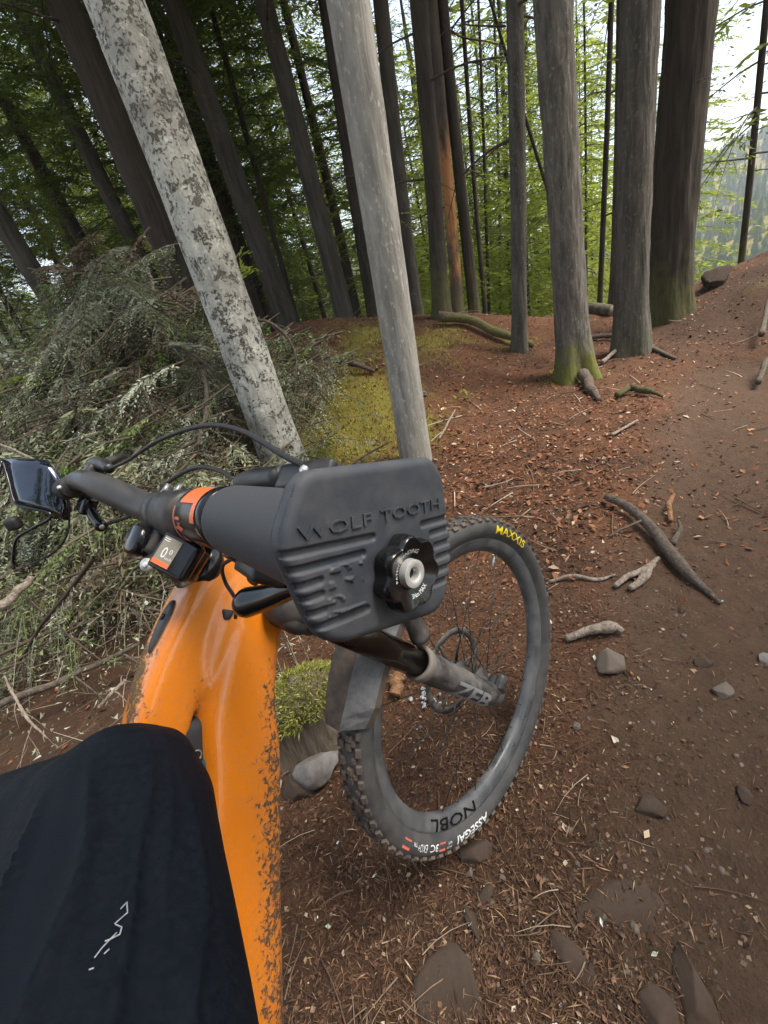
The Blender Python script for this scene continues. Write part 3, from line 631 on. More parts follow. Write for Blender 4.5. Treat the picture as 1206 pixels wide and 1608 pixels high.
# --- wheel (front), its meshes reused for the rear
def wheel(xf, parent, lettering=True, rotor=-.046):
    tyre_prof = [(-.0165, .312), (-.0195, .3165), (-.0265, .324), (-.0305, .335), (-.0300, .345), (-.026, .353), (-.017, .3590), (0, .3615), (.017, .3590), (.026, .353), (.0300, .345), (.0305, .335), (.0265, .324), (.0195, .3165), (.0165, .312)]
    V, F = lathe(tyre_prof, 144, 0); ty = part('tyre', [(V, F)], 'rubber', parent, xf)
    mb = MB(); NK = 76
    for k in range(NK):
        a = 2 * math.pi * k / NK; 
        for (x, da, hx, hy, tilt, r) in ((-.0085, 0, .0058, .0062, 0, .3625), (.0085, .5 * (k % 2), .0058, .0062, 0, .3625), (-.0245, .25, .0050, .0072, -.75, .3560), (.0245, .25, .0050, .0072, .75, .3560), (-.0175, .75, .0032, .0045, -.35, .3600), (.0175, .75, .0032, .0045, .35, .3600)):
            b = a + da * 2 * math.pi / NK; t = np.array([0, -math.sin(b), math.cos(b)]); rad = np.array([0, math.cos(b), math.sin(b)])
            up_ = rad * math.cos(tilt) + np.array([math.sin(tilt), 0, 0]); sx_ = np.array([math.cos(tilt), 0, 0]) - rad * math.sin(tilt)
            c = np.array([x, 0, 0]) + rad * r; o = []
            for zz, f in ((-.0025, 1.0), (.0035, .86)):
                for ax_, ay_ in ((-1, -1), (1, -1), (1, 1), (-1, 1)): o.append(c + sx_ * ax_ * hx * f + t * ay_ * hy * f + up_ * zz)
            mb.put(o, [(0, 1, 5, 4), (1, 2, 6, 5), (2, 3, 7, 6), (3, 0, 4, 7), (4, 5, 6, 7)])
    mb.build('tread', M['tread'], ty, xf, smooth=False, kind='stuff')
    rim_prof = [(-.0165, .3175), (-.0185, .3165), (-.0180, .309), (-.0150, .297), (-.0085, .2865), (0, .2845), (.0085, .2865), (.0150, .297), (.0180, .309), (.0185, .3165), (.0165, .3175)]
    V, F = lathe(rim_prof, 144, 0); rim = part('rim', [(V, F)], 'rim', parent, xf)
    hub = part('hub', [lathe([(-.05, .0), (-.05, .011), (-.032, .012), (-.030, .028), (-.026, .029), (-.022, .017), (0, .0155), (.022, .017), (.026, .029), (.030, .028), (.033, .013), (.055, .012), (.055, .0)], 28, 0)], 'black_satin', parent, xf)
    if rotor:
        mb = MB(); V, F = lathe([(rotor - .0009, .084), (rotor - .0009, .100), (rotor + .0009, .100), (rotor + .0009, .084)], 72, 0, True); mb.put(V, F)
        for k in range(6):
            a = k * math.pi / 3; mb.put(*tube([(rotor, .022 * math.cos(a), .022 * math.sin(a)), (rotor, .055 * math.cos(a + .22), .055 * math.sin(a + .22)), (rotor, .086 * math.cos(a + .15), .086 * math.sin(a + .15))], [.004, .003, .0035], 6))
        mb.put(*lathe([(rotor - .002, .0), (rotor - .002, .024), (rotor + .002, .024), (rotor + .002, 0)], 24, 0)); mb.build('brake_rotor', M['dusty'], parent, xf)
    N = 28
    for k in range(N):
        sgn = 1 if k % 2 else -1; a = 2 * math.pi * k / N; off = (1 if (k // 2) % 2 else -1) * 1.25
        p0 = (sgn * .027, .0265 * math.cos(a + off), .0265 * math.sin(a + off)); p1 = (sgn * .002, .287 * math.cos(a), .287 * math.sin(a))
        part('spoke', [tube([p0, p1], .0010, 5)], 'black_satin', parent, xf)
    if lettering:
        # angle from the top of the wheel towards the front; text runs clockwise seen from the near side
        def side_x(r): return np.interp(r, [.312, .3165, .324, .335, .345, .353], [.0165, .0195, .0265, .0305, .0300, .026])
        def arc(name, s_, a0, a1, r0, h, mat, rimside=False, bold=.012, par=ty):
            V, F = fit_text(s_, 1.0, h, bold, 3); a = np.radians(a0 + (a1 - a0) * V[:, 0]); r = r0 + V[:, 1]
            x = (np.interp(r, [.2865, .297, .309, .3165], [.0085, .0150, .0180, .0185]) if rimside else side_x(r)) + .0009
            part(name, [(np.stack([x, r * np.sin(a), r * np.cos(a)], 1), F)], mat, par, xf, smooth=False)
        arc('tyre_lettering', 'MAXXIS', 66, 90, .3275, .0185, 'yellow')
        arc('tyre_lettering', 'ASSEGAI', 231, 251, .3275, .0165, 'white')
        arc('tyre_lettering', '29x2.50', 254.5, 257.5, .338, .004, 'white', bold=0); arc('tyre_lettering', 'WT', 254.5, 257.0, .330, .004, 'white', bold=0)
        arc('tyre_lettering', '3C', 263, 268, .3285, .0130, 'white'); arc('tyre_lettering', 'EXO+', 270, 276, .3285, .0130, 'white', bold=0); arc('tyre_lettering', 'TR', 276.5, 279, .3285, .0060, 'white', bold=0)
        def blk(a0, a1, r0, r1, mat):
            V = []; A = np.radians(np.linspace(a0, a1, 5))
            for a in A:
                for r in (r0, r1): V.append((side_x(r) + .0008, r * math.sin(a), r * math.cos(a)))
            part('tyre_patch', [(np.array(V), [(2 * i, 2 * i + 1, 2 * i + 3, 2 * i + 2) for i in range(4)])], mat, ty, xf)
        blk(258.5, 262, .3275, .3435, 'red'); blk(280.5, 285, .3275, .345, 'red')
        arc('rim_lettering', 'NOBL', 236, 268, .2905, .0215, 'black_gloss', True, .01, rim)
        V, F = tube([(0, .255 * math.sin(1.357), .255 * math.cos(1.357)), (0, .287 * math.sin(1.357), .287 * math.cos(1.357))], [.003, .0035], 10); part('valve', [(V, F)], 'silver', rim, xf)
        V, F = rbox((.005, .0, .0165), (.012, .007, .001), None, .0004); part('hub_decal', [(V, F)], 'white', hub, xf)
wheel(fm, bike)
# mudguard folded over the tyre behind the crown
mg = []
A = np.radians(np.linspace(8, -27, 12)); xs = [(.060, .344), (.056, .352), (.026, .392), (-.026, .394), (-.050, .375), (-.058, .352)]
def strip(i0, i1, th=.0018):
    Vv = []; Fv = []
    for a in A:
        tp = 1 - .16 * max(0, -a) - .30 * float(sst(math.radians(17), math.radians(28), -a)) ** 2 
        for x, r in (xs[i0], xs[i1]): Vv.append((x * tp, r * math.sin(a), r * math.cos(a)))
        for x, r in (xs[i0], xs[i1]): Vv.append((x * tp, (r - th) * math.sin(a), (r - th) * math.cos(a)))
    for k in range(len(A) - 1):
        b, c = 4 * k, 4 * k + 4; Fv += [(b, b + 1, c + 1, c), (b + 2, c + 2, c + 3, b + 3), (b, c, c + 2, b + 2), (b + 1, b + 3, c + 3, c + 1)]
    e = 4 * (len(A) - 1); Fv += [(0, 2, 3, 1), (e, e + 1, e + 3, e + 2)]
    return np.array(Vv), Fv
mgo = part('mudguard', [strip(1, 2)], 'mudguard', smooth=False)
part('mudguard_panel', [strip(2, 3), strip(3, 4), strip(4, 5)], 'mudguard_muddy', mgo, smooth=False); part('mudguard_edge', [strip(0, 1)], 'mudguard_muddy', mgo, smooth=False)
# --- rear half, mostly under the rider
BBP = ff(np.array([.712, -.365, 0])); HD = np.array([.48, .877, 0]); UB = np.array([-.1915, .1407, .971])
def wp(P): return np.asarray(P, float)
sad = BBP + UB * .50 - HD * .27
part('seat_tube', [tube([BBP, BBP + (sad - BBP) * .55], [.028, .022], 20)], 'paint', xf=wp)
part('seatpost', [tube([BBP + (sad - BBP) * .5, sad], [.016, .016], 16)], 'stanchion', xf=wp)
RA = BBP - HD * .435 + UB * .0; lo = RA.copy(); dn = -np.array([0, 0, 1.]) + FS * FS[2]; dn /= np.linalg.norm(dn); RA = RA + np.array([0, 0, .012 - (RA + dn * .366)[2]])
def rearxf(P): P = np.asarray(P, float); return RA + P[:, 0:1] * FS + P[:, 1:2] * HD + P[:, 2:3] * np.cross(FS, HD)
V = spline([(0, .13, .012), (0, .05, .012), (0, -.04, .014), (0, -.14, .020)], 14); wds = np.interp(np.linspace(0, 1, 14), [0, .4, .75, 1], [.016, .024, .055, .066]); 
Vv = []; Fv = []
for i, (p, q) in enumerate(zip(V, wds)):
    for j in range(9): t = -1 + j / 4; Vv.append(sad + HD * p[1] + UB * (p[2] + .012 * (1 - t * t) - .012 * abs(t) ** 3) + FS * t * q)
for i in range(13):
    for j in range(8): Fv.append((i * 9 + j, i * 9 + j + 1, i * 9 + j + 10, i * 9 + j + 9))
o = add('saddle', Vv, Fv, M['black_matte'], bike); md = o.modifiers.new('thick', 'SOLIDIFY'); md.thickness = .03
part('chainstay', [tube([BBP + FS * .03, RA + FS * .06], [.016, .012], 14), tube([BBP - FS * .03, RA - FS * .06], [.016, .012], 14), tube([RA + FS * .06, BBP + (sad - BBP) * .4 + FS * .03], [.011, .012], 12), tube([RA - FS * .06, BBP + (sad - BBP) * .4 - FS * .03], [.011, .012], 12)], 'paint', xf=wp)
V, F = lathe([(-.03, .25), (-.03, .335), (0, .362), (.03, .335), (.03, .25), (0, .285)], 72, 0, True); part('rear_wheel', [(V, F)], 'tread', xf=rearxf)
PED = BBP + UB * .15 + HD * .07 + FS * .10
part('crank_arm', [tube([BBP + FS * .08, PED - FS * .015], [.014, .011], 14)], 'black_satin', xf=wp); part('pedal', [rbox(PED + FS * .055, (.045, .05, .009), axes(FS, HD), .004)], 'black_satin', xf=wp)
part('crank_arm', [tube([BBP - FS * .08, BBP - UB * .15 - HD * .07 - FS * .09], [.014, .011], 14)], 'black_satin', xf=wp)
# pouch strapped in the frame corner, under the knee
pc = ff(np.array([.213, -.085, .0]))
pouch = part('frame_pouch', [rbox(pc, (.055, .026, .024), axes(FR * .85 - FU * .45, FU), .016, 4)], 'black_matte', xf=wp)
c2 = ff(np.array([.196, -.080, .026])); ring = [c2 + .0055 * (math.cos(t) * FR + math.sin(t) * FU) for t in np.linspace(0, 6.0, 16)]
part('buckle', [tube(ring, .0011, 8)], 'steel', pouch, wp)
part('strap', [rbox(ff(np.array([.222, -.103, .026])), (.026, .005, .0018), axes(FR * .8 - FU * .6, FU), .001)], 'teal', pouch, wp)

# ------------------------------------------------------------------ glasses hanging at the far grip
GD = .69
GO = [(3, 722), (40, 721), (75, 725), (92, 745), (104, 768), (108, 790), (109, 815), (106, 838), (96, 856), (84, 868), (62, 880), (40, 889), (22, 894), (20, 876), (26, 846), (52, 829), (77, 814), (78, 804), (50, 797), (24, 790), (14, 756)]
gl = thing('glasses', at(60, 800, GD), 'dark rimmed glasses with mirrored lens hanging at the far handlebar grip', 'glasses')
gn = ray(60, 800); gn /= np.linalg.norm(gn)
def gpt3(u, v): 
    b = ((u - 62) / 46.0) ** 2 + ((v - 805) / 90.0) ** 2; return at(u, v, GD + .012 * b)
outer = [gpt3(u, v) for u, v in GO[:13]]
add('rim', *tube(spline(outer + [gpt3(20, 876)], 60), .0016, 8), M['black_gloss'], gl)
add('bridge', *tube(spline([gpt3(22, 894), gpt3(20, 878), gpt3(26, 846), gpt3(52, 829), gpt3(76, 816), gpt3(78, 806), gpt3(52, 799), gpt3(25, 791), gpt3(14, 756), gpt3(4, 722)], 50), .0024, 8), M['black_gloss'], gl)
def lens(name, pts, mat):
    pts = [np.array(p, float) for p in pts]; c = np.mean(pts, 0); V = [gpt3(*c)]; F = []; n = len(pts)
    for f in (.35, .7, 1.0): V += [gpt3(*(c + (p - c) * f)) for p in pts]
    F += [(0, 1 + j, 1 + (j + 1) % n) for j in range(n)]
    for k in range(2):
        b = 1 + k * n; F += [(b + j, b + n + j, b + n + (j + 1) % n, b + (j + 1) % n) for j in range(n)]
    o = add(name, V, F, M[mat], gl); q = o.modifiers.new('thick', 'SOLIDIFY'); q.thickness = .0012; return o
lens('mirrored_lens', [(4, 722), (22, 721), (40, 721), (58, 722), (75, 726), (84, 735), (92, 746), (99, 757), (104, 769), (107, 780), (108, 792), (109, 804), (108, 818), (98, 814), (88, 808), (78, 804), (50, 797), (24, 790), (18, 773), (13, 756), (8, 738)], 'lens_mirror')
lens('clear_lens', [(78, 812), (106, 814), (105, 838), (95, 855), (83, 867), (62, 879), (40, 888), (23, 892), (21, 877), (27, 847), (52, 830)], 'lens_clear')
add('temple', *tube(spline([gpt3(4, 722), at(-6, 760, GD + .02), at(-8, 830, GD + .05), at(2, 850, GD + .06)], 20), .0035, 8), M['black_gloss'], gl)
add('nose_pad', *rbox(at(21, 822, GD + .02), (.011, .009, .011), None, .008, 4), M['black_matte'], gl)
# ------------------------------------------------------------------ rider
def union(shapes, mat, name, parent, voxel=.006, it=6, disp=None):
    mb = MB()
    for V, F in shapes: mb.put(V, F)
    o = mb.build(name + '_form', mat, None)
    r = o.modifiers.new('r', 'REMESH'); r.mode = 'VOXEL'; r.voxel_size = voxel
    s_ = o.modifiers.new('s', 'SMOOTH'); s_.factor = .5; s_.iterations = it
    dg = bpy.context.evaluated_depsgraph_get(); dg.update()
    me = bpy.data.meshes.new_from_object(o.evaluated_get(dg)); bpy.data.objects.remove(o)
    me.name = name
    V = np.zeros(len(me.vertices) * 3, np.float32); me.vertices.foreach_get('co', V); V = V.reshape(-1, 3).astype(float)
    if disp is not None:
        N = np.zeros(len(V) * 3, np.float32); me.vertices.foreach_get('normal', N); V = disp(V, N.reshape(-1, 3).astype(float))
    if parent is not None: V -= ORI[root_of(parent)]
    me.vertices.foreach_set('co', V.astype(np.float32).ravel()); me.update()
    me.materials.clear(); me.materials.append(mat); me.polygons.foreach_set('use_smooth', np.ones(len(me.polygons), bool))
    q = bpy.data.objects.new(name, me); link(q, parent); return q
def capsule(A, B, ra, rb, n=28):
    A, B = np.array(A, float), np.array(B, float); d = (B - A) / np.linalg.norm(B - A); P = []; R = []
    for t in np.linspace(-90, 0, 7): P.append(A + d * ra * math.sin(math.radians(t))); R.append(max(.001, ra * math.cos(math.radians(t))))
    for t in np.linspace(.1, .9, 8): P.append(A + (B - A) * t); R.append(ra + (rb - ra) * t)
    for t in np.linspace(0, 90, 7): P.append(B + d * rb * math.sin(math.radians(t))); R.append(max(.001, rb * math.cos(math.radians(t))))
    return tube(P, R, n)
HIPR, KNR, ANR = np.array([-.166, -.125, .835]), np.array([-.299, .249, .813]), PED + FS * .05 + UB * .09 - HD * .06
HIPL, KNL, ANL = np.array([-.36, -.26, .87]), np.array([-.60, .02, .50]), np.array([-.70, -.12, .10])
PEL, CHE, NEC, HEA = np.array([-.25, -.24, .93]), np.array([-.29, -.38, 1.30]), np.array([-.29, -.38, 1.50]), np.array([-.28, -.33, 1.63])
rider = thing('person', (-.70, -.12, 0.0), 'rider in dark navy trousers with one raised knee astride the orange bike', 'person')
SR, SL_ = np.array([-.11, -.42, 1.40]), np.array([-.47, -.36, 1.40])
def hand(wr, d, sd):
    # palm, four two-jointed fingers of unequal length, curled, and a thumb from the side of the palm
    wr, d, sd = (np.array(q, float) for q in (wr, d, sd)); d /= np.linalg.norm(d); sd = sd - d * (sd @ d); sd /= np.linalg.norm(sd); nn = np.cross(d, sd); o = []
    for k, ln in enumerate((.068, .078, .073, .058)):
        b = wr + d * .085 + sd * (.033 - .022 * k); o.append(capsule(wr + sd * (.018 - .012 * k), b, .017, .0125, 12)); m_ = b + (d * .82 + nn * .57) * ln * .55; o.append(capsule(b, m_, .0095, .0088, 12)); o.append(capsule(m_, m_ + (d * .25 + nn * .97) * ln * .5, .0088, .0075, 12))
    t0 = wr + d * .03 + sd * .034; t1 = t0 + (d * .55 + sd * .7 + nn * .3) * .045; return o + [capsule(t0, t1, .0135, .0105, 12), capsule(t1, t1 + (d * .85 + nn * .4) * .032, .0105, .0085, 12)]
body = union([capsule(HIPR, KNR, .07, .052), capsule(KNR, ANR, .05, .035), capsule(HIPL, KNL, .07, .052), capsule(KNL, ANL, .05, .035), capsule(ANR + [0, 0, -.05], ANR + HD * .16 + [0, 0, -.06], .034, .03), capsule(ANL + [0, 0, -.05], ANL + HD * .16 + [0, 0, -.06], .034, .03),
              capsule(PEL, CHE, .13, .14), capsule(CHE, NEC, .09, .055), capsule(NEC, HEA, .05, .085), capsule(HEA, HEA + [.01, .03, -.03], .09, .075), capsule(SR, [.03, -.42, 1.15], .055, .042), capsule([.03, -.42, 1.15], [.04, -.17, 1.10], .042, .035),
              capsule(SL_, [-.60, -.30, 1.13], .055, .042), capsule([-.60, -.30, 1.13], [-.56, -.12, .95], .042, .030)] + hand([.04, -.17, 1.10], [.0, .85, .25], [-.6, 0, .8]) + hand([-.555, -.10, .93], [.1, .8, -.4], [.9, .1, .3]), M['skin'], 'body', rider, .005, 3)
TA = (HIPR - KNR) / np.linalg.norm(HIPR - KNR)
def folds(V, N):
    d = V - KNR; t = d @ TA; side = np.cross(TA, [0, 0, 1.0]); side /= np.linalg.norm(side); up_ = np.cross(side, TA)
    a = np.arctan2(d @ side, d @ up_); a = a + .5 * t
    k = sst(-.02, .10, t) * sst(1.45, .85, np.abs(np.arctan2(d @ side, d @ up_)))
    f = .0085 * (1 - np.abs(np.sin(a * 7.0 + 5 * fbm(t * 4, a * 1.2, 3, 8) + 1.3))) ** 3 * k
    f += .006 * (1 - np.abs(np.sin(a * 11.0 - 7 * t + 4 * fbm(t * 6 + 3, a * 1.5, 3, 18)))) ** 4 * k * sst(-.1, .2, fbm(t * 5, a * 1.1, 2, 33))
    f += .007 * fbm(t * 5 + a, a * 1.2, 3, 21)
    f += .0015 * np.sin(t * 70 + 3 * np.sin(a * 2)) * np.exp(-((t + .03) / .05) ** 2)
    return V + N * f[:, None]
tro = union([capsule(HIPR, KNR, .108, .0815), capsule(KNR, ANR + (KNR - ANR) * .12, .0785, .062), capsule(KNR + [-.01, -.004, -.004], at(-70, 1400, .41), .077, .088), capsule(KNR + [-.03, -.01, -.02], ANR + (KNR - ANR) * .2, .075, .062), capsule(HIPL, KNL, .105, .08), capsule(KNL, ANL, .078, .06), capsule(HIPR, HIPL, .112, .112), capsule(PEL, PEL + [-.01, -.03, .10], .145, .14)], M['trouser'], 'trousers', rider, .0045, 9, folds)
union([capsule(PEL + [0, -.03, .12], CHE, .15, .165), capsule(CHE, NEC - [0, 0, .04], .13, .075), capsule(SR, SL_, .085, .085), capsule(SR, [.03, -.42, 1.15], .07, .056), capsule([.03, -.42, 1.15], [.04, -.20, 1.105], .056, .045), capsule(SL_, [-.60, -.30, 1.13], .07, .056), capsule([-.60, -.30, 1.13], [-.57, -.14, .96], .056, .045)], M['black_matte'], 'jacket', rider, .008, 5)
o = union([capsule(HEA + [0, -.02, .04], HEA + [0, .01, .04], .112, .112)], M['black_satin'], 'helmet', rider, .008, 3)
for A_ in (ANR, ANL):
    union([capsule(A_ + np.array([0, 0, -.055]) - HD * .04, A_ + HD * .17 + np.array([0, 0, -.065]), .042, .038), capsule(A_, A_ + np.array([0, 0, -.05]), .045, .045)], M['black_matte'], 'shoe', rider, .006, 3)
tv = [v.co.copy() for v in tro.data.vertices]; tbv = BVHTree.FromPolygons(tv, [tuple(p.vertices) for p in tro.data.polygons])
def on_trouser(u, v):
    r = ray(u, v); h, nrm, i, d = tbv.ray_cast(Vector(CL - ORI[rider]), Vector(r)); return None if h is None else np.array(h) + ORI[rider] + np.array(nrm) * .0008
LG = [[(190, 1429), (201, 1418), (202, 1434), (181, 1452), (193, 1457), (190, 1468), (173, 1477), (164, 1480)], [(184, 1466), (160, 1490), (148, 1506)], [(172, 1492), (163, 1500)], [(147, 1522), (139, 1525)]]
lo_ = []
for ln in LG:
    ln = np.array(ln, float); pts = []
    for a, b in zip(ln[:-1], ln[1:]):
        for t in np.linspace(0, 1, 5)[:-1]: pts.append(on_trouser(*(a + (b - a) * t)))
    pts.append(on_trouser(*ln[-1])); pts = [p for p in pts if p is not None]
    if len(pts) > 2: lo_.append(tube(pts, .00045, 5))
if lo_:
    mb = MB(); [mb.put(*q) for q in lo_]; mb.build('trouser_logo', M['reflective'], tro)

# ------------------------------------------------------------------ ground
MOSS = [(*spot(545, 645)[:2], .75, .8, 1.25), (*spot(470, 615)[:2], .45, .6, 1.0), (*spot(730, 540)[:2], .9, .5, .8), (*spot(560, 530)[:2], 1.1, .8, .55), (*spot(900, 590)[:2], .35, .3, .7), (*spot(60, 900)[:2], .35, .5, .9), (*spot(1195, 446)[:2], .5, .12, .6), (*spot(660, 560)[:2], .5, .5, .6), (-.36, 1.02, .16, .16, .8)]
def moss_w(x, y):
    m = 0
    for cx, cy, sx, sy, k in MOSS: m = np.maximum(m, k * gs(x, y, cx, cy, sx, sy))
    return m
nA, nR = 640, 400
th = np.linspace(0, 2 * np.pi, nA, endpoint=False); rr = .10 * np.exp(np.linspace(0, math.log(800 / .10), nR))
TH, RR = np.meshgrid(th, rr, indexing='ij'); X, Y = RR * np.sin(TH) + .1, RR * np.cos(TH) + .5
def full_h(x, y):
    h = ground_h(x, y); R = np.hypot(x, y)
    far = sst(60, 170, R); floor = -46 + 10 * fbm(x * .01, y * .01, 3, 9)
    h = h * (1 - far) + np.maximum(h, floor) * far
    az = np.degrees(np.arctan2(x, y))
    ridge = (66 + 26 * np.sin(az * .16 + .8) + 42 * fbm(az * .09, R * .0006, 4, 4)) * sst(150, 640, R)
    near = 34 * np.exp(-((R - 250) / 80.0) ** 2) * sst(22, 52, az)
    return h + ridge + near
Z = full_h(X, Y) + .012 * fbm(X * 9, Y * 9, 3, 11) * sst(12, 3, RR)
V = np.stack([X.ravel(), Y.ravel(), Z.ravel()], 1); V = np.vstack([V, [[.1, .5, float(ground_h(.1, .5))]]])
idx = np.arange(nA * nR).reshape(nA, nR); nx_ = np.roll(idx, -1, 0)
Fq = np.stack([idx[:, :-1].ravel(), idx[:, 1:].ravel(), nx_[:, 1:].ravel(), nx_[:, :-1].ravel()], 1)
F = [tuple(f) for f in Fq.tolist()] + [(len(V) - 1, int(idx[k, 0]), int(nx_[k, 0])) for k in range(nA)]
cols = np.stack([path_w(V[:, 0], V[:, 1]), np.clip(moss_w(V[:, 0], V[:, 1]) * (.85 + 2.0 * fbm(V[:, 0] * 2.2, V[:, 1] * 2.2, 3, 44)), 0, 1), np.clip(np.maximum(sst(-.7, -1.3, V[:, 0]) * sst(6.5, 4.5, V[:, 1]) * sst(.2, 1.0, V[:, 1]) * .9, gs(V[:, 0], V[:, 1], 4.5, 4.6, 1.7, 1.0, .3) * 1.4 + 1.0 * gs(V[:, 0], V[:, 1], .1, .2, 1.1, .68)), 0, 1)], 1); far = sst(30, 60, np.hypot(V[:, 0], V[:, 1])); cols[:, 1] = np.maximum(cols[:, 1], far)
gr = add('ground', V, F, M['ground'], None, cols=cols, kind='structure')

# ------------------------------------------------------------------ litter on the forest floor
def scatter(n, r0, r1, az0, az1):
    r = r0 * (r1 / r0) ** rng.random(n); a = np.radians(az0 + (az1 - az0) * rng.random(n)); return r * np.sin(a), r * np.cos(a) + .05
def rays_scatter(n, u0, u1, v0, v1, smax=9):
    # spread evenly over the floor that lies in view, by thinning with distance
    out = []
    r, x = None, None
    xs_, ys_ = scatter(n * 3, .22, smax, -62, 62); return xs_[:n * 3], ys_[:n * 3]
def flakes(name, n, lo, hi, palette, probs, keep, asp=(.5, 1.0), smax=9.0, lift=.004, curl=.3, kind='stuff', mat='litter', az=(-62, 64), r0=.2):
    x, y = scatter(n, r0, smax, *az); k = keep(x, y) > rng.random(n); x, y = x[k], y[k]; n = len(x)
    z = ground_h(x, y) + .012 * fbm(x * 9, y * 9, 3, 11) * sst(12, 3, np.hypot(x - .1, y - .5)) + lift * rng.random(n)
    L = lo * (hi / lo) ** rng.random(n); W_ = L * (asp[0] + (asp[1] - asp[0]) * rng.random(n)); a = rng.random(n) * 2 * np.pi
    ti = (rng.random((n, 2)) - .5) * 2 * curl
    d = np.stack([np.cos(a), np.sin(a), ti[:, 0]], 1); e = np.stack([-np.sin(a), np.cos(a), ti[:, 1]], 1); c = np.stack([x, y, z], 1)
    bend = np.stack([0 * a, 0 * a, (rng.random(n) - .3) * .25], 1) * L[:, None]
    P = np.stack([c - d * L[:, None] / 2, c - e * W_[:, None] / 2 + bend, c + d * L[:, None] / 2, c + e * W_[:, None] / 2 + bend], 1).reshape(-1, 3)
    F = np.arange(4 * n).reshape(n, 4)
    pal = np.array(palette); ci = pal[rng.choice(len(pal), n, p=probs)] * (.65 + .7 * rng.random((n, 1)))
    return add(name, P, F, M[mat], None, smooth=False, cols=np.repeat(ci, 4, 0), kind=kind)
offp = lambda x, y: np.clip(1.0 - .85 * path_w(x, y), 0, 1) * (1 - .72 * gs(x, y, .15, .2, 1.0, .62)) * (.10 + .90 * sst(-1.3, -.5, x) + .6 * sst(4.5, 5.2, y)) * np.clip(1 - .8 * moss_w(x, y), 0, 1)
flakes('needle_litter', 120000, .010, .036, [(.080, .044, .026), (.14, .078, .045), (.27, .17, .095), (.04, .022, .014), (.38, .28, .18)], [.46, .28, .07, .175, .015], offp, (.05, .10), lift=.008)
flakes('leaf_litter', 85000, .004, .015, [(.095, .049, .029), (.165, .092, .056), (.050, .028, .018), (.32, .22, .14), (.03, .018, .012), (.48, .40, .30)], [.38, .25, .20, .07, .09, .01], lambda x, y: offp(x, y) * (.3 + .7 * sst(.6, 1.5, np.hypot(x, y))), (.45, .9), lift=.010, curl=.6)
flakes('coarse_litter', 52000, .012, .045, [(.18, .072, .036), (.27, .125, .065), (.085, .038, .02), (.40, .28, .19), (.04, .024, .016), (.52, .43, .33)], [.40, .27, .17, .07, .07, .02], lambda x, y: offp(x, y) * sst(1.3, 2.6, np.hypot(x, y)), (.2, .8), lift=.016, curl=.6, r0=1.3, smax=10)
flakes('dry_leaf_litter', 500, .012, .030, [(.48, .36, .24), (.40, .25, .14), (.56, .48, .38), (.24, .12, .06)], [.3, .3, .15, .25], lambda x, y: offp(x, y) * .7, (.35, .6), lift=.012, curl=.5, r0=.5)
onp_ = lambda x, y: path_w(x, y) * .9
flakes('path_crumbs', 16000, .004, .013, [(.10, .072, .053), (.15, .11, .08), (.05, .036, .027), (.24, .17, .11)], [.4, .25, .27, .08], onp_, (.5, .9), lift=.003)
flakes('pale_lichen_bits', 170, .006, .016, [(.55, .58, .52), (.40, .45, .36), (.62, .62, .58)], [.4, .35, .25], lambda x, y: .3 + .7 * sst(.6, .1, np.hypot(x + .1, y - .5)), (.35, .8), lift=.012, curl=.9)
def gravel(name, n, lo, hi, keep, mat):
    x, y = scatter(n, .3, 5, -5, 64); k = keep(x, y) > rng.random(n); x, y = x[k], y[k]; mb = MB(); bm = bmesh.new(); bmesh.ops.create_icosphere(bm, subdivisions=1, radius=1.0); v0 = np.array([v.co[:] for v in bm.verts]); f0 = [tuple(v.index for v in f.verts) for f in bm.faces]; bm.free(); zz = ground_h(x, y)
    for i in range(len(x)):
        s_ = lo * (hi / lo) ** (rng.random() ** 2); mb.put(v0 * s_ * rng.uniform(.5, 1.1, 3) * (1 + .2 * rng.normal(size=(len(v0), 1))) * [1, 1, .6] + [x[i], y[i], zz[i] + s_ * .1], f0)
    mb.build(name, M[mat], None, kind='stuff')
def curves_stuff(name, n, lo, hi, rad, palette, keep, smax=7.0, rise=.25, r0=.25, kk=4, az=(-62, 62), hfun=ground_h):
    x, y = scatter(n, r0, smax, *az); k = keep(x, y) > rng.random(n); x, y = x[k], y[k]; n = len(x)
    L = lo * (hi / lo) ** rng.random(n); a = rng.random(n) * 2 * np.pi; z = hfun(x, y) + .004 + .01 * rng.random(n)
    c = np.stack([x, y, z], 1); d = np.stack([np.cos(a), np.sin(a), (rng.random(n) - .35) * rise], 1); q = np.stack([-np.sin(a), np.cos(a), (rng.random(n) - .5) * .6], 1)
    bend = (rng.random(n) - .5) * .7; V = []; R = rad * (.6 + .8 * rng.random(n)); t3 = np.array([0, 2.094, 4.189])
    for s_ in np.linspace(0, 1, kk):
        p = c + d * (L * s_)[:, None] + q * (L * bend * s_ * s_)[:, None]
        for t in t3: V.append(p + (np.stack([-np.sin(a) * math.cos(t), np.cos(a) * math.cos(t), 0 * a + math.sin(t)], 1)) * (R * (1 - .6 * s_))[:, None])
    V = np.stack(V, 1).reshape(-1, 3); base = np.arange(n)[:, None, None] * (3 * kk); f = []
    for s_ in range(kk - 1):
        for t in range(3): f.append((s_ * 3 + t, s_ * 3 + (t + 1) % 3, s_ * 3 + 3 + (t + 1) % 3, s_ * 3 + 3 + t))
    F = (base + np.array(f)[None]).reshape(-1, 4); pal = np.array(palette); ci = pal[rng.integers(len(pal), size=n)] * (.6 + .8 * rng.random((n, 1)))
    return add(name, V, F, M['litter'], None, cols=np.repeat(ci, 3 * kk, 0), kind='stuff')
curves_stuff('fallen_twigs', 900, .025, .13, .0015, [(.12, .075, .05), (.20, .135, .09), (.07, .045, .03), (.30, .23, .17)], offp)
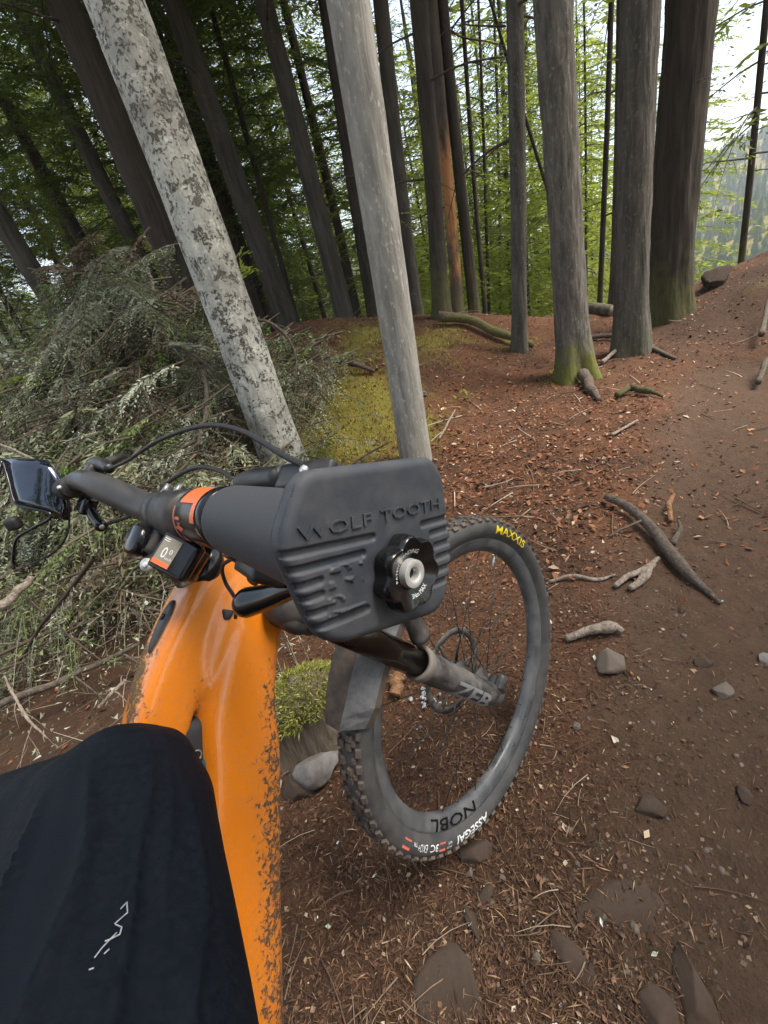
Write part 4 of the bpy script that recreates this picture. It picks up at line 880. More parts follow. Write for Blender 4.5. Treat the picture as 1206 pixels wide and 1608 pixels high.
curves_stuff('far_twigs', 700, .1, .4, .004, [(.16, .11, .075), (.28, .21, .15), (.08, .05, .035), (.42, .35, .28)], lambda x, y: offp(x, y) * sst(1.5, 2.5, np.hypot(x, y)), r0=1.5)
gravel('gravel', 800, .003, .012, lambda x, y: .25 + .6 * path_w(x, y), 'rock')
# moss cushions
def moss_stuff(name, n, size, keep, smax, az=(-60, 62), r0=.7):
    x, y = scatter(n, r0, smax, *az); k = keep(x, y) > rng.random(n); x, y = x[k], y[k]; n = len(x)
    z = ground_h(x, y); L = size * (.6 + .9 * rng.random(n)); a = rng.random(n) * 6.283; lean = (rng.random((n, 2)) - .5) * 1.6
    c = np.stack([x, y, z - .004], 1); e = np.stack([np.cos(a), np.sin(a), 0 * a], 1) * (L * .30)[:, None]; t = c + np.stack([lean[:, 0], lean[:, 1], np.ones(n)], 1) * L[:, None]
    P = np.stack([c - e, c + e, t], 1).reshape(-1, 3); pal = np.array([(.26, .23, .035), (.38, .32, .06), (.18, .18, .03), (.46, .38, .10), (.20, .125, .05)])
    ci = pal[rng.integers(5, size=n)] * (.7 + .6 * rng.random((n, 1))); add(name, P, np.arange(3 * n).reshape(n, 3), M['moss'], None, smooth=False, cols=np.repeat(ci, 3, 0), kind='stuff')
moss_stuff('moss', 210000, .020, lambda x, y: np.clip(moss_w(x, y) * 1.3 - .25 + .8 * fbm(x * 3, y * 3, 3, 6), 0, 1), 9.5)

# ------------------------------------------------------------------ stones, sticks, roots
_ico = bmesh.new(); bmesh.ops.create_icosphere(_ico, subdivisions=4, radius=1.0); IV = np.array([v.co[:] for v in _ico.verts]); IF = [tuple(v.index for v in f.verts) for f in _ico.faces]; _ico.free()
def rock_V(rx, ry, rz, seed, rough=.28):
    V = IV.copy(); s_ = seed * 3.7
    q = fbm(V[:, 0] * 1.3 + s_, V[:, 1] * 1.3 + V[:, 2] * .9, 3, seed) + fbm(V[:, 2] * 1.5 - s_, V[:, 0] * 1.1 + V[:, 1], 3, seed + 5); f = 1 + rough * q * 2
    V = V * f[:, None]
    r2 = np.random.default_rng(seed)
    for k in range(13):
        d = r2.normal(size=3); d /= np.linalg.norm(d); lim = .55 + .28 * r2.random(); o = V @ d - lim; V = V - np.outer(np.maximum(o, 0) * .93, d)
    V = V + .035 * (fbm(V[:, 0] * 7 + s_, V[:, 1] * 7 + V[:, 2] * 5, 3, seed + 9))[:, None] * IV * 2
    return V * np.array([rx, ry, rz])
def rock(p, rx, ry, rz, rot, mat, label, seed, sink=.35, tilt=0.0, group=None):
    V = rock_V(rx, ry, rz, seed); c, s_ = math.cos(rot), math.sin(rot)
    if tilt: ct, st_ = math.cos(tilt), math.sin(tilt); V = V @ np.array([[1, 0, 0], [0, ct, -st_], [0, st_, ct]]).T
    V = V @ np.array([[c, -s_, 0], [s_, c, 0], [0, 0, 1]]).T
    me = make_mesh('rock', V, IF, True, (M[mat],)); o = bpy.data.objects.new('rock', me); link(o); o.location = (p[0], p[1], p[2] + rz * (1 - sink * 2)); return tag(o, label, 'rock', group)
for i, (u, v, rx, ry, rz, rot, mat, sink, lab) in enumerate([
    (962, 1048, .062, .052, .034, .4, 'rock', .35, 'rounded brown rock beside the rim of the bare path, ahead of the front wheel'),
    (700, 1545, .095, .075, .022, .9, 'rock_dirt', .58, 'big flat mud coloured rock in the near ground below the front wheel'),
    (985, 1425, .10, .075, .018, .2, 'rock_dirt', .62, 'broad flat rock sunk into the bare path near the bottom'),
    (900, 1515, .028, .055, .016, .5, 'rock_dirt', .55, 'long narrow stone between the two large flat sunk rocks'),
    (1088, 1560, .035, .07, .024, -.2, 'rock_dirt', .52, 'tall ridged rock at the bottom of the path, near the frame corner'),
    (1028, 1592, .035, .035, .02, .3, 'rock_dirt', .5, 'small round rock at the very bottom edge of the path'),
    (752, 1342, .045, .03, .018, .2, 'rock_dirt', .4, 'dusty rock touching the ground just under the tyre'),
    (790, 1382, .012, .010, .009, .2, 'rock', .3, 'pebble just under the dusty rock by the tyre'),
    (738, 1372, .011, .010, .009, 1.2, 'rock', .3, 'small tan pebble below the tyre lettering'),
    (765, 1405, .030, .014, .010, .6, 'rock_dirt', .35, 'thin slab of stone below the pebbles under the tyre'),
    (742, 1452, .014, .034, .010, .1, 'rock_dirt', .35, 'narrow stone above the big flat rock in the near ground'),
    (1018, 1270, .038, .03, .014, .1, 'rock_dirt', .42, 'low stone bulging from the path right of the tyre'),
    (1135, 1088, .045, .03, .02, .5, 'rock', .42, 'stone half buried in the path past the rounded brown rock'),
    (1104, 1045, .03, .022, .014, .2, 'rock_dirt', .4, 'small bump of stone in the path behind the half buried one'),
    (1170, 1250, .024, .018, .014, .9, 'rock_dirt', .4, 'small stone at the outer side of the path'),
    (845, 1505, .010, .010, .008, .1, 'rock', .3, 'tiny pebble beside the long narrow stone'),
    (665, 622, .045, .035, .03, .1, 'rock_grey', .3, 'pale grey stone at the foot of the smooth grey tree'),
    (905, 1145, .016, .012, .01, .7, 'rock', .3, 'pebble in the red litter beside the tyre edge'),
    (1202, 1040, .03, .02, .018, .7, 'rock_grey', .35, 'pale stone at the frame edge beside the path'),
    (1070, 960, .018, .014, .01, .7, 'rock_dirt', .3, 'little stone just off the tip of the forked dark stick')]):
    rock(spot(u, v), rx, ry, rz, rot, mat, lab, 40 + i, sink)
rock(spot(500, 1216) + np.array([0, 0, .02]), .088, .055, .046, .5, 'rock_grey', 'split grey rock leaning against the mossy stump', 83, .42, -.2)
rock(spot(470, 1240), .06, .045, .03, .2, 'rock_dirt', 'dark stone under the split grey rock by the stump', 72, .35)
rock(spot(1125, 447), .22, .16, .16, .3, 'rock_dirt', 'dark earthy boulder standing on the berm beside the big dark trunk', 73, .3)
def limb(pts, rads, n=10, k=26, wob=.11, seed=0):
    P = spline(pts, k); R = np.interp(np.linspace(0, 1, k), np.linspace(0, 1, len(rads)), rads); r2 = np.random.default_rng(seed)
    kc = max(4, k // 3); up_ = lambda q: np.stack([np.interp(np.linspace(0, 1, k), np.linspace(0, 1, kc), q[:, i]) for i in range(q.shape[1])], 1); P = P + up_(r2.normal(size=(kc, 3))) * R[:, None] * wob * 2.2; R = R * (1 + .13 * up_(r2.normal(size=(kc, 1)))[:, 0] + .04 * r2.normal(size=k)); return tube(P, np.abs(R), n)
def on(u, v, dz=0.0): p = spot(u, v); p[2] += dz; return p
def stick(name, label, cat, main, rads, mat, subs=(), group=None, dz=.012, seed=0):
    P = [on(u, v, dz) if len(q) == 0 else on(u, v, q[0]) for (u, v, *q) in main]
    o = thing(name, P[0] - [0, 0, dz], label, cat, group); add('stem', *limb(P, rads, seed=seed), M[mat], o)
    for pts, rr_ in subs:
        add('side_branch', *limb([on(u, v, dz) if len(q) == 0 else on(u, v, q[0]) for (u, v, *q) in pts], rr_, 8, 14, seed=seed + 3), M[mat], o)
    return o
stick('fallen_stick', 'gnarled dark forked stick lying across the edge of the bare path', 'stick', [(950, 796, .05), (985, 812, .05), (1035, 855, .045), (1075, 905, .03), (1128, 955, .012)], [.016, .024, .027, .024, .007], 'deadwood', [([(1005, 832, .05), (975, 842, .03), (955, 850, .015)], [.008, .005, .003]), ([(1050, 870, .05), (1068, 845, .05), (1062, 830, .04)], [.014, .011, .006])])
stick('bark_strip', 'curled orange bark strip standing behind the gnarled forked stick', 'bark', [(1052, 826, .02), (1050, 810, .05), (1056, 793, .06)], [.010, .014, .007], plain and 'bark_scrap', dz=.02)
stick('wood_chunk', 'weathered pale wood piece, upper of the two beside the forked stick', 'wood', [(965, 928, .015), (985, 912, .02), (1015, 900, .025), (1032, 886, .03)], [.008, .013, .014, .008], 'palewood')
stick('wood_chunk', 'weathered pale wood piece, lower of the two beside the forked stick', 'wood', [(988, 930, .015), (1010, 915, .02), (1024, 898, .03)], [.010, .018, .010], 'palewood')
stick('root', 'thin pale root running through the litter from the wheel to the pale wood', 'root', [(862, 918), (900, 910, .02), (940, 912), (965, 906)], [.006, .008, .008, .004], 'palewood', dz=.008)
stick('root', 'broken root stub with bleached end above the rounded brown rock', 'root', [(888, 1008), (925, 1000, .03), (958, 994, .035), (976, 1000, .02)], [.010, .016, .020, .010], 'palewood')
stick('fallen_stick', 'orange brown bark scrap seen through the wheel spokes', 'bark', [(622, 1100), (630, 1080, .03), (648, 1052, .03)], [.018, .024, .012], 'bark_scrap')
stick('fallen_stick', 'blackened stick lying on the red litter before the two thick trunks', 'stick', [(968, 628, .03), (990, 620, .05), (1015, 622, .05), (1040, 627, .02)], [.02, .028, .026, .010], 'bark_dark')
stick('root', 'mossy root reaching out from the foot of the moss based trunk', 'root', [(915, 600, .06), (928, 615, .05), (940, 632, .01)], [.05, .045, .02], 'deadwood')
stick('fallen_stick', 'short pale stick propped below the moss based trunk', 'stick', [(945, 575, .03), (972, 560, .08)], [.02, .018], 'palewood')
stick('fallen_stick', 'slim broken stick right of the moss based trunk, nearer the path', 'stick', [(960, 690, .02), (1000, 668, .03)], [.010, .008], 'palewood')
stick('fallen_stick', 'slender stick in the litter right of the smooth grey trunk', 'stick', [(690, 694, .02), (706, 670, .04), (716, 652, .04)], [.008, .009, .005], 'palewood')
stick('fallen_stick', 'pale stick lying flat right of the wheel top', 'stick', [(760, 772, .02), (790, 764, .02), (805, 757, .02)], [.006, .005, .003], 'palewood')
stick('root', 'bleached root end sticking from the berm by the frame edge, upper one', 'root', [(1192, 545, .1), (1199, 520, .2), (1206, 500, .25)], [.022, .02, .026], 'deadwood', dz=.1)
stick('root', 'bleached root end by the frame edge, lower one beside the path', 'root', [(1188, 612, .05), (1198, 596, .12), (1212, 584, .15)], [.018, .024, .022], 'deadwood', dz=.1)
stick('fallen_log', 'mossy log lying along the mound toward the slim dark trunk', 'log', [(690, 512, .10), (740, 518, .10), (790, 538, .10), (835, 552, .06)], [.06, .058, .05, .035], 'log_bark', dz=.1)
stick('root', 'long thin root crossing the trail foot in front of the two thick trunks', 'root', [(890, 540, .03), (960, 536, .05), (1010, 548, .04), (1060, 566, .01)], [.02, .03, .03, .015], 'deadwood')
stick('fallen_stick', 'arched dark stick across the mossy mound', 'stick', [(470, 570, .05), (510, 578, .10), (555, 586, .09), (590, 596, .04)], [.025, .03, .028, .015], 'deadwood')
cut = thing('log_end', spot(945, 494), 'sawn pale log end on the crest between the trunks', 'log'); a = on(925, 492, .06); b = on(962, 497, .06)
add('stem', *tube([a, (a * .4 + b * .6), b], [.085, .08, .07], 16), M['bark_brown'], cut); add('cut_face', *tube([b + (b - a) * .01, b + (b - a) * .03], [.069, .066], 16), M['palewood'], cut)
# shiny grey lichen clump seen through the spokes
p0 = spot(675, 1098); mb = MB()
for k in range(26): 
    q = rng.normal(size=3) * [.022, .022, .006]; V, F = rock_V(*(rng.uniform(.004, .009, 3)), 90 + k), IF; mb.put(V[:] + p0 + q + [0, 0, .012], F)
mb.build('lichen_clump', plain('lichen_shiny', (.36, .40, .40), .15, vary=.5, scale=200), None, kind='stuff')
# mossy stump between the down tube and the wheel
SP = gpt(-.40, .97); stump = thing('stump', SP, 'broken stump with bright moss cap between the orange frame and the wheel', 'stump')
n, m = 64, 40; V = []; Hs = .20
for i in range(m):
    t = i / (m - 1)
    for j in range(n):
        a = 2 * math.pi * j / n; r = (.118 + .05 * (1 - t) ** 3) * (1 + .12 * math.sin(2 * a + 1) + .05 * math.sin(5 * a)); r *= 1 if t < .72 else math.sqrt(max(.0, 1 - ((t - .72) / .28) ** 2)) * .97 + .0
        r += .010 * float(fbm(np.array(a * 7.0), np.array(t * 1.2), 3, 3)) + .004 * math.sin(a * 23 + 2 * math.sin(t * 3))
        V.append((SP[0] + r * math.cos(a), SP[1] + r * math.sin(a), SP[2] - .03 + (Hs + .03 + .035 * math.sin(a + 2.2)) * t))
F = [(i * n + j, i * n + (j + 1) % n, (i + 1) * n + (j + 1) % n, (i + 1) * n + j) for i in range(m - 1) for j in range(n)]
wood = add('wood', V, F, bark('stump_wood', (.055, .042, .03), (.20, .155, .115), grain=(45, 45, 4), bump=.7, dist=.01), stump)
V = np.array(V); nm = 26000; pk = rng.integers(0, len(V), nm); pv = V[pk]; t = (pv[:, 2] - SP[2]) / Hs; ang = np.arctan2(pv[:, 1] - SP[1], pv[:, 0] - SP[0])
k = (t + .5 * fbm(ang * 2.2, t * 2, 3, 2) > .66); pv = pv[k] + rng.normal(size=(k.sum(), 3)) * .007; nm = len(pv); out_ = pv - (SP + [0, 0, .10]); out_ /= np.linalg.norm(out_, axis=1)[:, None]
L = .005 + .009 * rng.random(nm); e = rng.normal(size=(nm, 3)); e /= np.linalg.norm(e, axis=1)[:, None]; tip = pv + (out_ + rng.normal(size=(nm, 3)) * .55) * L[:, None]
P = np.stack([pv - e * .0022, pv + e * .0022, tip], 1).reshape(-1, 3); pal = np.array([(.24, .26, .04), (.34, .34, .08), (.17, .19, .03), (.42, .40, .14)]); ci = pal[rng.integers(4, size=nm)] * (.75 + .5 * rng.random((nm, 1)))
add('moss_cap', P, np.arange(3 * nm).reshape(nm, 3), M['moss'], stump, smooth=False, cols=np.repeat(ci, 3, 0), kind='stuff')
# ------------------------------------------------------------------ trees
def spray_batch(P, D, S, L, wid, nleaf, droop, br, col, lf=.34):
    # P base points, D directions, S side vectors, L lengths; leaflets alternate along each spray
    n = len(P); V = []; C = []
    for k in range(nleaf):
        f = (k + .4) / nleaf; sg = 1 if k % 2 else -1
        c = P + D * (L * f)[:, None] - np.array([0, 0, 1.0]) * (droop * L * f * f)[:, None]
        l = L * lf * (1 - .6 * f); d = D * .72 + S * (sg * .7) + br.normal(size=(n, 3)) * .16; d[:, 2] -= .12
        wv = np.cross(d, br.normal(size=(n, 3))); wv /= np.linalg.norm(wv, axis=1)[:, None]
        V.append(np.stack([c - wv * (wid * l)[:, None] * .5, c + d * (l * .5)[:, None] + wv * (wid * l)[:, None], c + d * l[:, None], c + d * (l * .45)[:, None] - wv * (wid * l)[:, None]], 1)); C.append(col)
    return np.concatenate(V).reshape(-1, 3), np.concatenate([np.repeat(c, 4) for c in C])
def crown_mesh(name, seed, H, R, nb, z0=0.0, full=1.0, twigmat=True, leafmat_='leaf_dark', wid=.15, nleaf=12, step=.16, top=.9):
    br = np.random.default_rng(seed); LV = []; LC = []; tb = MB()
    for b in range(nb):
        t = ((b + br.random()) / nb) ** .9; z = z0 + (H - z0) * t; a = b * 2.399 + br.normal() * .3; Lb = R * ((1 - t) ** top * .95 + .06) * (.55 + .6 * br.random())
        up_ = .18 * (t - .35) + .08 * br.normal(); dr = .32 + .15 * br.random(); K = 6; s_ = np.linspace(0, 1, K)
        wob = np.cumsum(br.normal(size=K) * .05); P = np.stack([np.cos(a + wob * .4) * Lb * s_, np.sin(a + wob * .4) * Lb * s_, z + Lb * (up_ * s_ - dr * s_ ** 2)], 1)
        tb.put(*tube(P, np.linspace(.006 + .008 * Lb / R, .002, K), 3, False))
        ns = max(2, int(Lb / step)); tt = (np.arange(ns) + br.random(ns)) / ns * .85 + .15
        tt = tt[br.random(ns) < full]
        if not len(tt): continue
        Q = np.stack([np.interp(tt, s_, P[:, i]) for i in range(3)], 1); o = np.array([math.cos(a), math.sin(a), up_ - dr]); o /= np.linalg.norm(o); sd = np.cross(o, [0, 0, 1.0]); sd /= np.linalg.norm(sd)
        for sg in (1, -1):
            D = o * .55 + sd * sg * .8 + br.normal(size=(len(tt), 3)) * .2; D /= np.linalg.norm(D, axis=1)[:, None]; S = np.cross(D, [0, 0, 1.0])
            L = (.30 + .34 * br.random(len(tt))) * (1.15 - .55 * tt) * min(1, .5 + Lb / 2.0)
            v, c = spray_batch(Q, D, S, L, wid, nleaf, .35, br, np.clip(.25 + .5 * br.random(len(tt)) + .25 * br.random() - .1, 0, 1)); LV.append(v); LC.append(c)
    LV = np.concatenate(LV); LC = np.concatenate(LC); n = len(LV) // 4; F = np.arange(4 * n).reshape(n, 4)
    tv = np.concatenate(tb.V); allV = np.vstack([LV, tv]); faces = np.vstack([F, np.array(tb.F) + len(LV)])
    cols = np.concatenate([LC, np.zeros(len(tv))])[:, None] * np.ones((1, 3))
    mi = np.r_[np.zeros(n, int), np.ones(len(tb.F), int)]
    return make_mesh(name, allV, faces, False, (M[leafmat_], M['twig']), mi, cols)
CR = {
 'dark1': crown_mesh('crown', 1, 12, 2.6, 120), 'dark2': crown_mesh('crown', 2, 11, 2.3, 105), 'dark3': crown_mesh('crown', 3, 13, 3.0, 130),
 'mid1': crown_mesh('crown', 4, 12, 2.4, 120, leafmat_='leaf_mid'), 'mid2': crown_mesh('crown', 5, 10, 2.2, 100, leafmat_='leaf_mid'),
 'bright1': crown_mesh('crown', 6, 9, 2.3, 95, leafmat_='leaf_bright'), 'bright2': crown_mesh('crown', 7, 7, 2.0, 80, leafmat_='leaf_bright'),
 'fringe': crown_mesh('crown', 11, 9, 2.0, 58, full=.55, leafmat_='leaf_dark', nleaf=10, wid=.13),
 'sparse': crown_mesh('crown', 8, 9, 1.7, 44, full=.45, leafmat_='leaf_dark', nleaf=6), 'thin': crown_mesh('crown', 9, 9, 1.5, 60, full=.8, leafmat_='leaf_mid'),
}
def branch_mesh(seed):
    br = np.random.default_rng(seed); mb = MB(); P = spline([(0, 0, 0), (.35, .03 * br.normal(), .03), (.75, .08 * br.normal(), -.03 + .05 * br.normal()), (1.1, .12 * br.normal(), -.16)], 9); mb.put(*tube(P, np.linspace(.014, .003, 9), 5))
    for k in range(7):
        i = br.integers(2, 8); d = np.array([.5, br.choice([-1, 1]) * .8, br.normal() * .3 - .15]); l = .18 + .3 * br.random(); mb.put(*tube([P[i], P[i] + d * l * .5, P[i] + d * l + [0, 0, -.05]], [.005, .0035, .0015], 4))
    return make_mesh('branch', np.concatenate(mb.V), mb.F, True, (M['twig'],))
BRM = [branch_mesh(s_) for s_ in range(5)]
def trunk_mesh(r0, r1, H, lean, seed, flare=.35, nr=46, ns=22, rough=.05, sweep=0.0):
    z = np.concatenate([np.linspace(-.35, min(3.0, H * .4), int(nr * .6)), np.linspace(min(3.0, H * .4), H, nr - int(nr * .6) + 1)[1:]]); t = np.clip(z / H, 0, 1); a = np.linspace(0, 2 * np.pi, ns, endpoint=False)
    Z_, A_ = np.meshgrid(z, a, indexing='ij'); r = r0 + (r1 - r0) * np.clip(Z_ / H, 0, 1); fl = np.exp(-np.maximum(Z_, -.3) / (.16 + r0)) * flare
    lob = 1 + .35 * np.sin(A_ * 3 + seed) + .25 * np.sin(A_ * 5 + seed * 2.3)
    R_ = r * (1 + fl * lob) + r * rough * 2 * fbm(A_ * 2.2 + seed, Z_ * 2.2 / max(r0 * 4, .4), 4, seed) + r * rough * .8 * fbm(A_ * 7 + seed, Z_ * 1.4, 3, seed + 3)
    sw = sweep * np.sin(Z_ * .55 + seed) * .05
    V = np.stack([lean[0] * Z_ + R_ * np.cos(A_) + sw, lean[1] * Z_ + R_ * np.sin(A_) + sw * .5, Z_], 2).reshape(-1, 3); m = len(z)
    i, j = np.meshgrid(np.arange(m - 1), np.arange(ns), indexing='ij'); F = np.stack([i * ns + j, i * ns + (j + 1) % ns, (i + 1) * ns + (j + 1) % ns, (i + 1) * ns + j], 2).reshape(-1, 4)
    return V, F
TCOUNT = [0]
def tree(name, label, bpx, tpx, width, mat, H, crown=None, cz=4.0, depth=None, group=None, hi=False, nbr=0, flare=.35, taper=.35, cscale=1.0, lean=None, base=None, wdepth=None, brl=1.0, rough=.05, sweep=1.0):
    TCOUNT[0] += 1; sd = TCOUNT[0]
    if base is not None: B = gpt(*base)
    elif depth is None: B = spot(*bpx)
    else: p = at(bpx[0], bpx[1], depth); B = gpt(p[0], p[1])
    dist = ((B - CL) @ C2W[:, 2])
    if lean is None:
        r = ray(*tpx); s_ = B[1] / r[1]; Q = CL + r * s_; lean = ((Q - B)[0] / max(.5, (Q - B)[2]), 0.0)
        if depth is not None and bpx is not None:
            A0 = at(bpx[0], bpx[1], depth); lean = ((Q - A0)[0] / max(.3, (Q - A0)[2]), 0.0); B = gpt(A0[0] - lean[0] * (A0[2] - B[2]), B[1])
    r0 = width * dist / FPX / 2 if width else wdepth
    o = thing(name, B, label, 'tree', group)
    V, F = trunk_mesh(r0, r0 * taper, H, lean, sd, flare, *((300, 96) if hi else (46, 20)), rough=rough, sweep=sweep)
    me = make_mesh('trunk', V, F, True, (M[mat],)); q = bpy.data.objects.new('trunk', me); link(q, o)
    if crown:
        c = bpy.data.objects.new('crown', CR[crown]); link(c, o); c.location = (lean[0] * cz, lean[1] * cz, cz); c.rotation_euler = (0, 0, sd * 1.7); k = (H - cz) / 12.0 * cscale; c.scale = (cscale, cscale, max(.3, (H - cz + .5) / {'dark1': 12, 'dark2': 11, 'dark3': 13, 'mid1': 12, 'mid2': 10, 'bright1': 9, 'bright2': 7, 'sparse': 9, 'thin': 9, 'fringe': 9}[crown]))
    r2 = np.random.default_rng(sd + 100)
    for k in range(nbr):
        z = r2.uniform(1.2, min(cz + 1, 5.0)); b = bpy.data.objects.new('branch', BRM[(sd + k) % 5]); link(b, o); a = r2.random() * 6.28
        b.location = (lean[0] * z + r0 * .6 * math.cos(a), r0 * .6 * math.sin(a), z); b.rotation_euler = (r2.normal() * .3, r2.normal() * .15 + .1, a); s2 = r2.uniform(.5, 1.1) * brl; b.scale = (s2,) * 3
    return o
# near, told apart one by one
tree('leaning_tree', 'leaning trunk thickly blotched with white lichen, beside the brush pile', (440, 742), (165, 0), 61, 'bark_lichen', 11, 'dark2', 6.5, hi=True, flare=.25, taper=.75, rough=.07, depth=3.1)
tree('grey_tree', 'smooth straight grey trunk rising behind the bar end pad', (643, 722), (548, 0), 46, 'bark_grey', 12, 'dark1', 7, hi=True, flare=.12, taper=.9, depth=3.0, rough=.03)
tree('mossy_tree', 'brown trunk with mossy foot and roots on the red litter', (902, 592), (876, 0), 43, 'bark_mossy', 13, 'mid1', 6.5, hi=True, flare=.6, taper=.75, nbr=7, brl=.35, rough=.10)
tree('thick_tree', 'thick dark trunk with pale scars beside the darkest trunk', (993, 553), (1011, 0), 43, 'bark_brown', 14, 'dark3', 7.5, hi=True, flare=.40, taper=.85, nbr=6, brl=.3, rough=.09)
tree('thick_tree', 'darkest and widest trunk, standing at the crest beside the open sky', (1048, 497), (1086, 0), 56, 'bark_dark', 15, 'dark2', 6.0, hi=True, flare=.35, taper=.85, nbr=6, brl=.4, rough=.10, cscale=.9)
tree('slim_tree', 'slim brown trunk at the end of the mossy log', (818, 551), (801, 0), 22, 'bark_brown', 12, 'dark2', 5.2, nbr=7, flare=.3, taper=.6)
tree('slim_tree', 'dark trunk on the mound crest just left of the orange barked one', (690, 500), (652, 0), 25, 'bark_dark', 12, 'dark1', 5, nbr=6, flare=.4, depth=5.7)
tree('orange_tree', 'trunk with orange peeling bark on the mound crest', (716, 500), (680, 0), 18, 'bark_orange', 11, 'mid1', 5.5, nbr=3, depth=6.5)
tree('slim_tree', 'dark trunk just right of the orange barked one', (745, 508), (700, 0), 17, 'bark_dark', 12, 'dark2', 5, nbr=6, depth=6.6)
tree('slim_tree', 'grey brown trunk standing directly behind the smooth grey one', (655, 490), (610, 100), 24, 'bark_bg', 12, 'mid1', 5.5, nbr=4, depth=7.5)
tree('slim_tree', 'dark trunk close along the smooth grey one, on its brush side', (590, 490), (505, 0), 20, 'bark_dark', 12, 'dark1', 5, nbr=4, depth=7.5)
tree('black_sapling', 'thin straight black stem between the mossy foot trunk and the scarred trunk', (943, 490), (956, 0), 8, 'bark_dark', 12, 'sparse', 3.5, depth=7.5, nbr=5, flare=.1)
tree('slim_tree', 'trunk half hidden behind the scarred thick trunk', (964, 492), (975, 0), 17, 'bark_brown', 12, 'mid2', 6, depth=7.2, nbr=3)
tree('bare_sapling', 'spindly sparse tree alone against the sky on the berm', (1158, 445), (1205, 0), 9, 'bark_dark', 11, 'fringe', 1.6, depth=7.0, nbr=6, flare=.1, cscale=.9, taper=.5)
tree('dead_stem', 'thin bare stem slanting behind the mossy foot trunk', (862, 300), (818, 150), 6, 'bark_dark', 7, None, depth=7.0, flare=.1, nbr=2)
for k, (b, t, wd, dp) in enumerate([((766, 512), (735, 120), 7, 8.5), ((772, 514), (750, 60), 5, 9.5), ((786, 514), (776, 60), 5, 10.5)]):
    tree('slender_tree', ['slender stem, first after the dark trunk beside the orange barked one', 'slender stem, middle of the three beside the slim brown trunk', 'slender stem nearest the slim brown trunk'][k], b, t, wd, 'bark_dark', 11, 'sparse', 3.2, depth=dp, nbr=5, flare=.1)
# dark stand beyond the brush
for b, t, wd, dp, mt, lab in [((262, 400), (92, 0), 46, 6.0, 'bark_dark', 'thick dark trunk right behind the leaning lichen tree'), ((213, 395), (30, 0), 24, 8.0, 'bark_bg', 'trunk beside the thick dark one behind the brush pile'),
                              ((412, 395), (278, 0), 32, 7.2, 'bark_bg', 'brown trunk just right of the leaning lichen tree'), ((390, 400), (252, 30), 12, 9.5, 'bark_dark', 'thin stem between the leaning lichen tree and the brown trunk'),
                              ((470, 502), (322, 0), 9, 8.8, 'bark_dark', 'thin dark stem meeting the mound crest at its far end'), ((545, 496), (408, 0), 28, 7.4, 'bark_bg', 'grey brown trunk standing on the mound crest'),
                              ((557, 490), (470, 100), 14, 9.5, 'bark_dark', 'narrow dark trunk just behind the one on the mound crest'), ((140, 400), (-30, 80), 20, 9.5, 'bark_dark', 'dark slanted trunk deep in the shaded stand'), ((60, 440), (-70, 220), 30, 7.5, 'bark_bg', 'trunk at the edge of the shaded stand nearest the frame edge')]:
    tree('forest_tree', lab, b, t, wd, mt, 13, ['dark1', 'dark2', 'dark3'][TCOUNT[0] % 3], 4.2 + (TCOUNT[0] % 3) * .5, depth=dp, nbr=6, flare=.3)
# the stand behind, trunks nobody could tell apart
fr = np.random.default_rng(23)
def stand(n, az, rg, kinds, cz, H, label, group, r=(.06, .15), mats=('bark_dark', 'bark_bg'), sep=1.1, nbr=3, lowfrac=0, avoid=()):
    pts = []; tries = 0
    while len(pts) < n and tries < 4000:
        tries += 1; a = fr.uniform(*az); d = math.sqrt(fr.uniform(rg[0] ** 2, rg[1] ** 2)); x, y = d * math.sin(math.radians(a)), d * math.cos(math.radians(a))
        if any(math.hypot(x - p[0], y - p[1]) < sep for p in pts) or any(lo < a < hi and d < dm for lo, hi, dm in avoid): continue
        pts.append((x, y)); k = kinds[fr.integers(len(kinds))]; c0 = fr.uniform(*cz)
        tree('forest_tree' if nbr else 'young_tree', label, None, None, None, mats[fr.integers(len(mats))], fr.uniform(*H), k, c0, base=(x, y), lean=(fr.normal() * .02, 0), wdepth=fr.uniform(*r), group=group, nbr=nbr, cscale=fr.uniform(.8, 1.2))
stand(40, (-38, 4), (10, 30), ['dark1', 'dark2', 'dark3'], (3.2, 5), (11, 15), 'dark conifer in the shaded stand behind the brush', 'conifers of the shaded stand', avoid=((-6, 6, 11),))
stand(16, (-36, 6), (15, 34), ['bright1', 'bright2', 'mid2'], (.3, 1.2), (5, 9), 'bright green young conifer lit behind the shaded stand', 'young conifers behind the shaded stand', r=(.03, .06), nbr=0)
stand(26, (6, 35), (12, 32), ['mid1', 'mid2', 'dark2', 'thin'], (3.5, 6), (11, 16), 'slim conifer growing on the slope beyond the crest', 'slim conifers beyond the crest', r=(.05, .11), mats=('bark_dark', 'bark_bg', 'bark_pale'), avoid=((28, 33, 60),))
stand(34, (4, 37), (14, 46), ['bright1', 'bright2', 'mid2', 'mid1'], (.3, 2), (9, 15), 'leafy green conifer down the slope beyond the crest', 'leafy conifers down the slope', r=(.05, .10), nbr=0, avoid=((29.5, 32, 60),))
stand(16, (3, 37), (9.5, 17), ['bright1', 'bright2', 'mid2'], (.3, 1.0), (5, 9), 'bright green sapling just past the crest', 'young conifers just past the crest', r=(.03, .05), nbr=0, avoid=((29.5, 32, 60),))
stand(12, (37, 52), (45, 95), ['mid1', 'bright1', 'bright2'], (.5, 2), (13, 20), 'pale green conifer far down the open slope', 'conifers of the open slope', r=(.1, .16), nbr=0, sep=3)
stand(9, (112, 250), (4.5, 11), ['dark1', 'dark2', 'dark3'], (2.2, 4), (11, 15), 'dark conifer standing behind the rider', 'conifers behind the rider', sep=2.5)
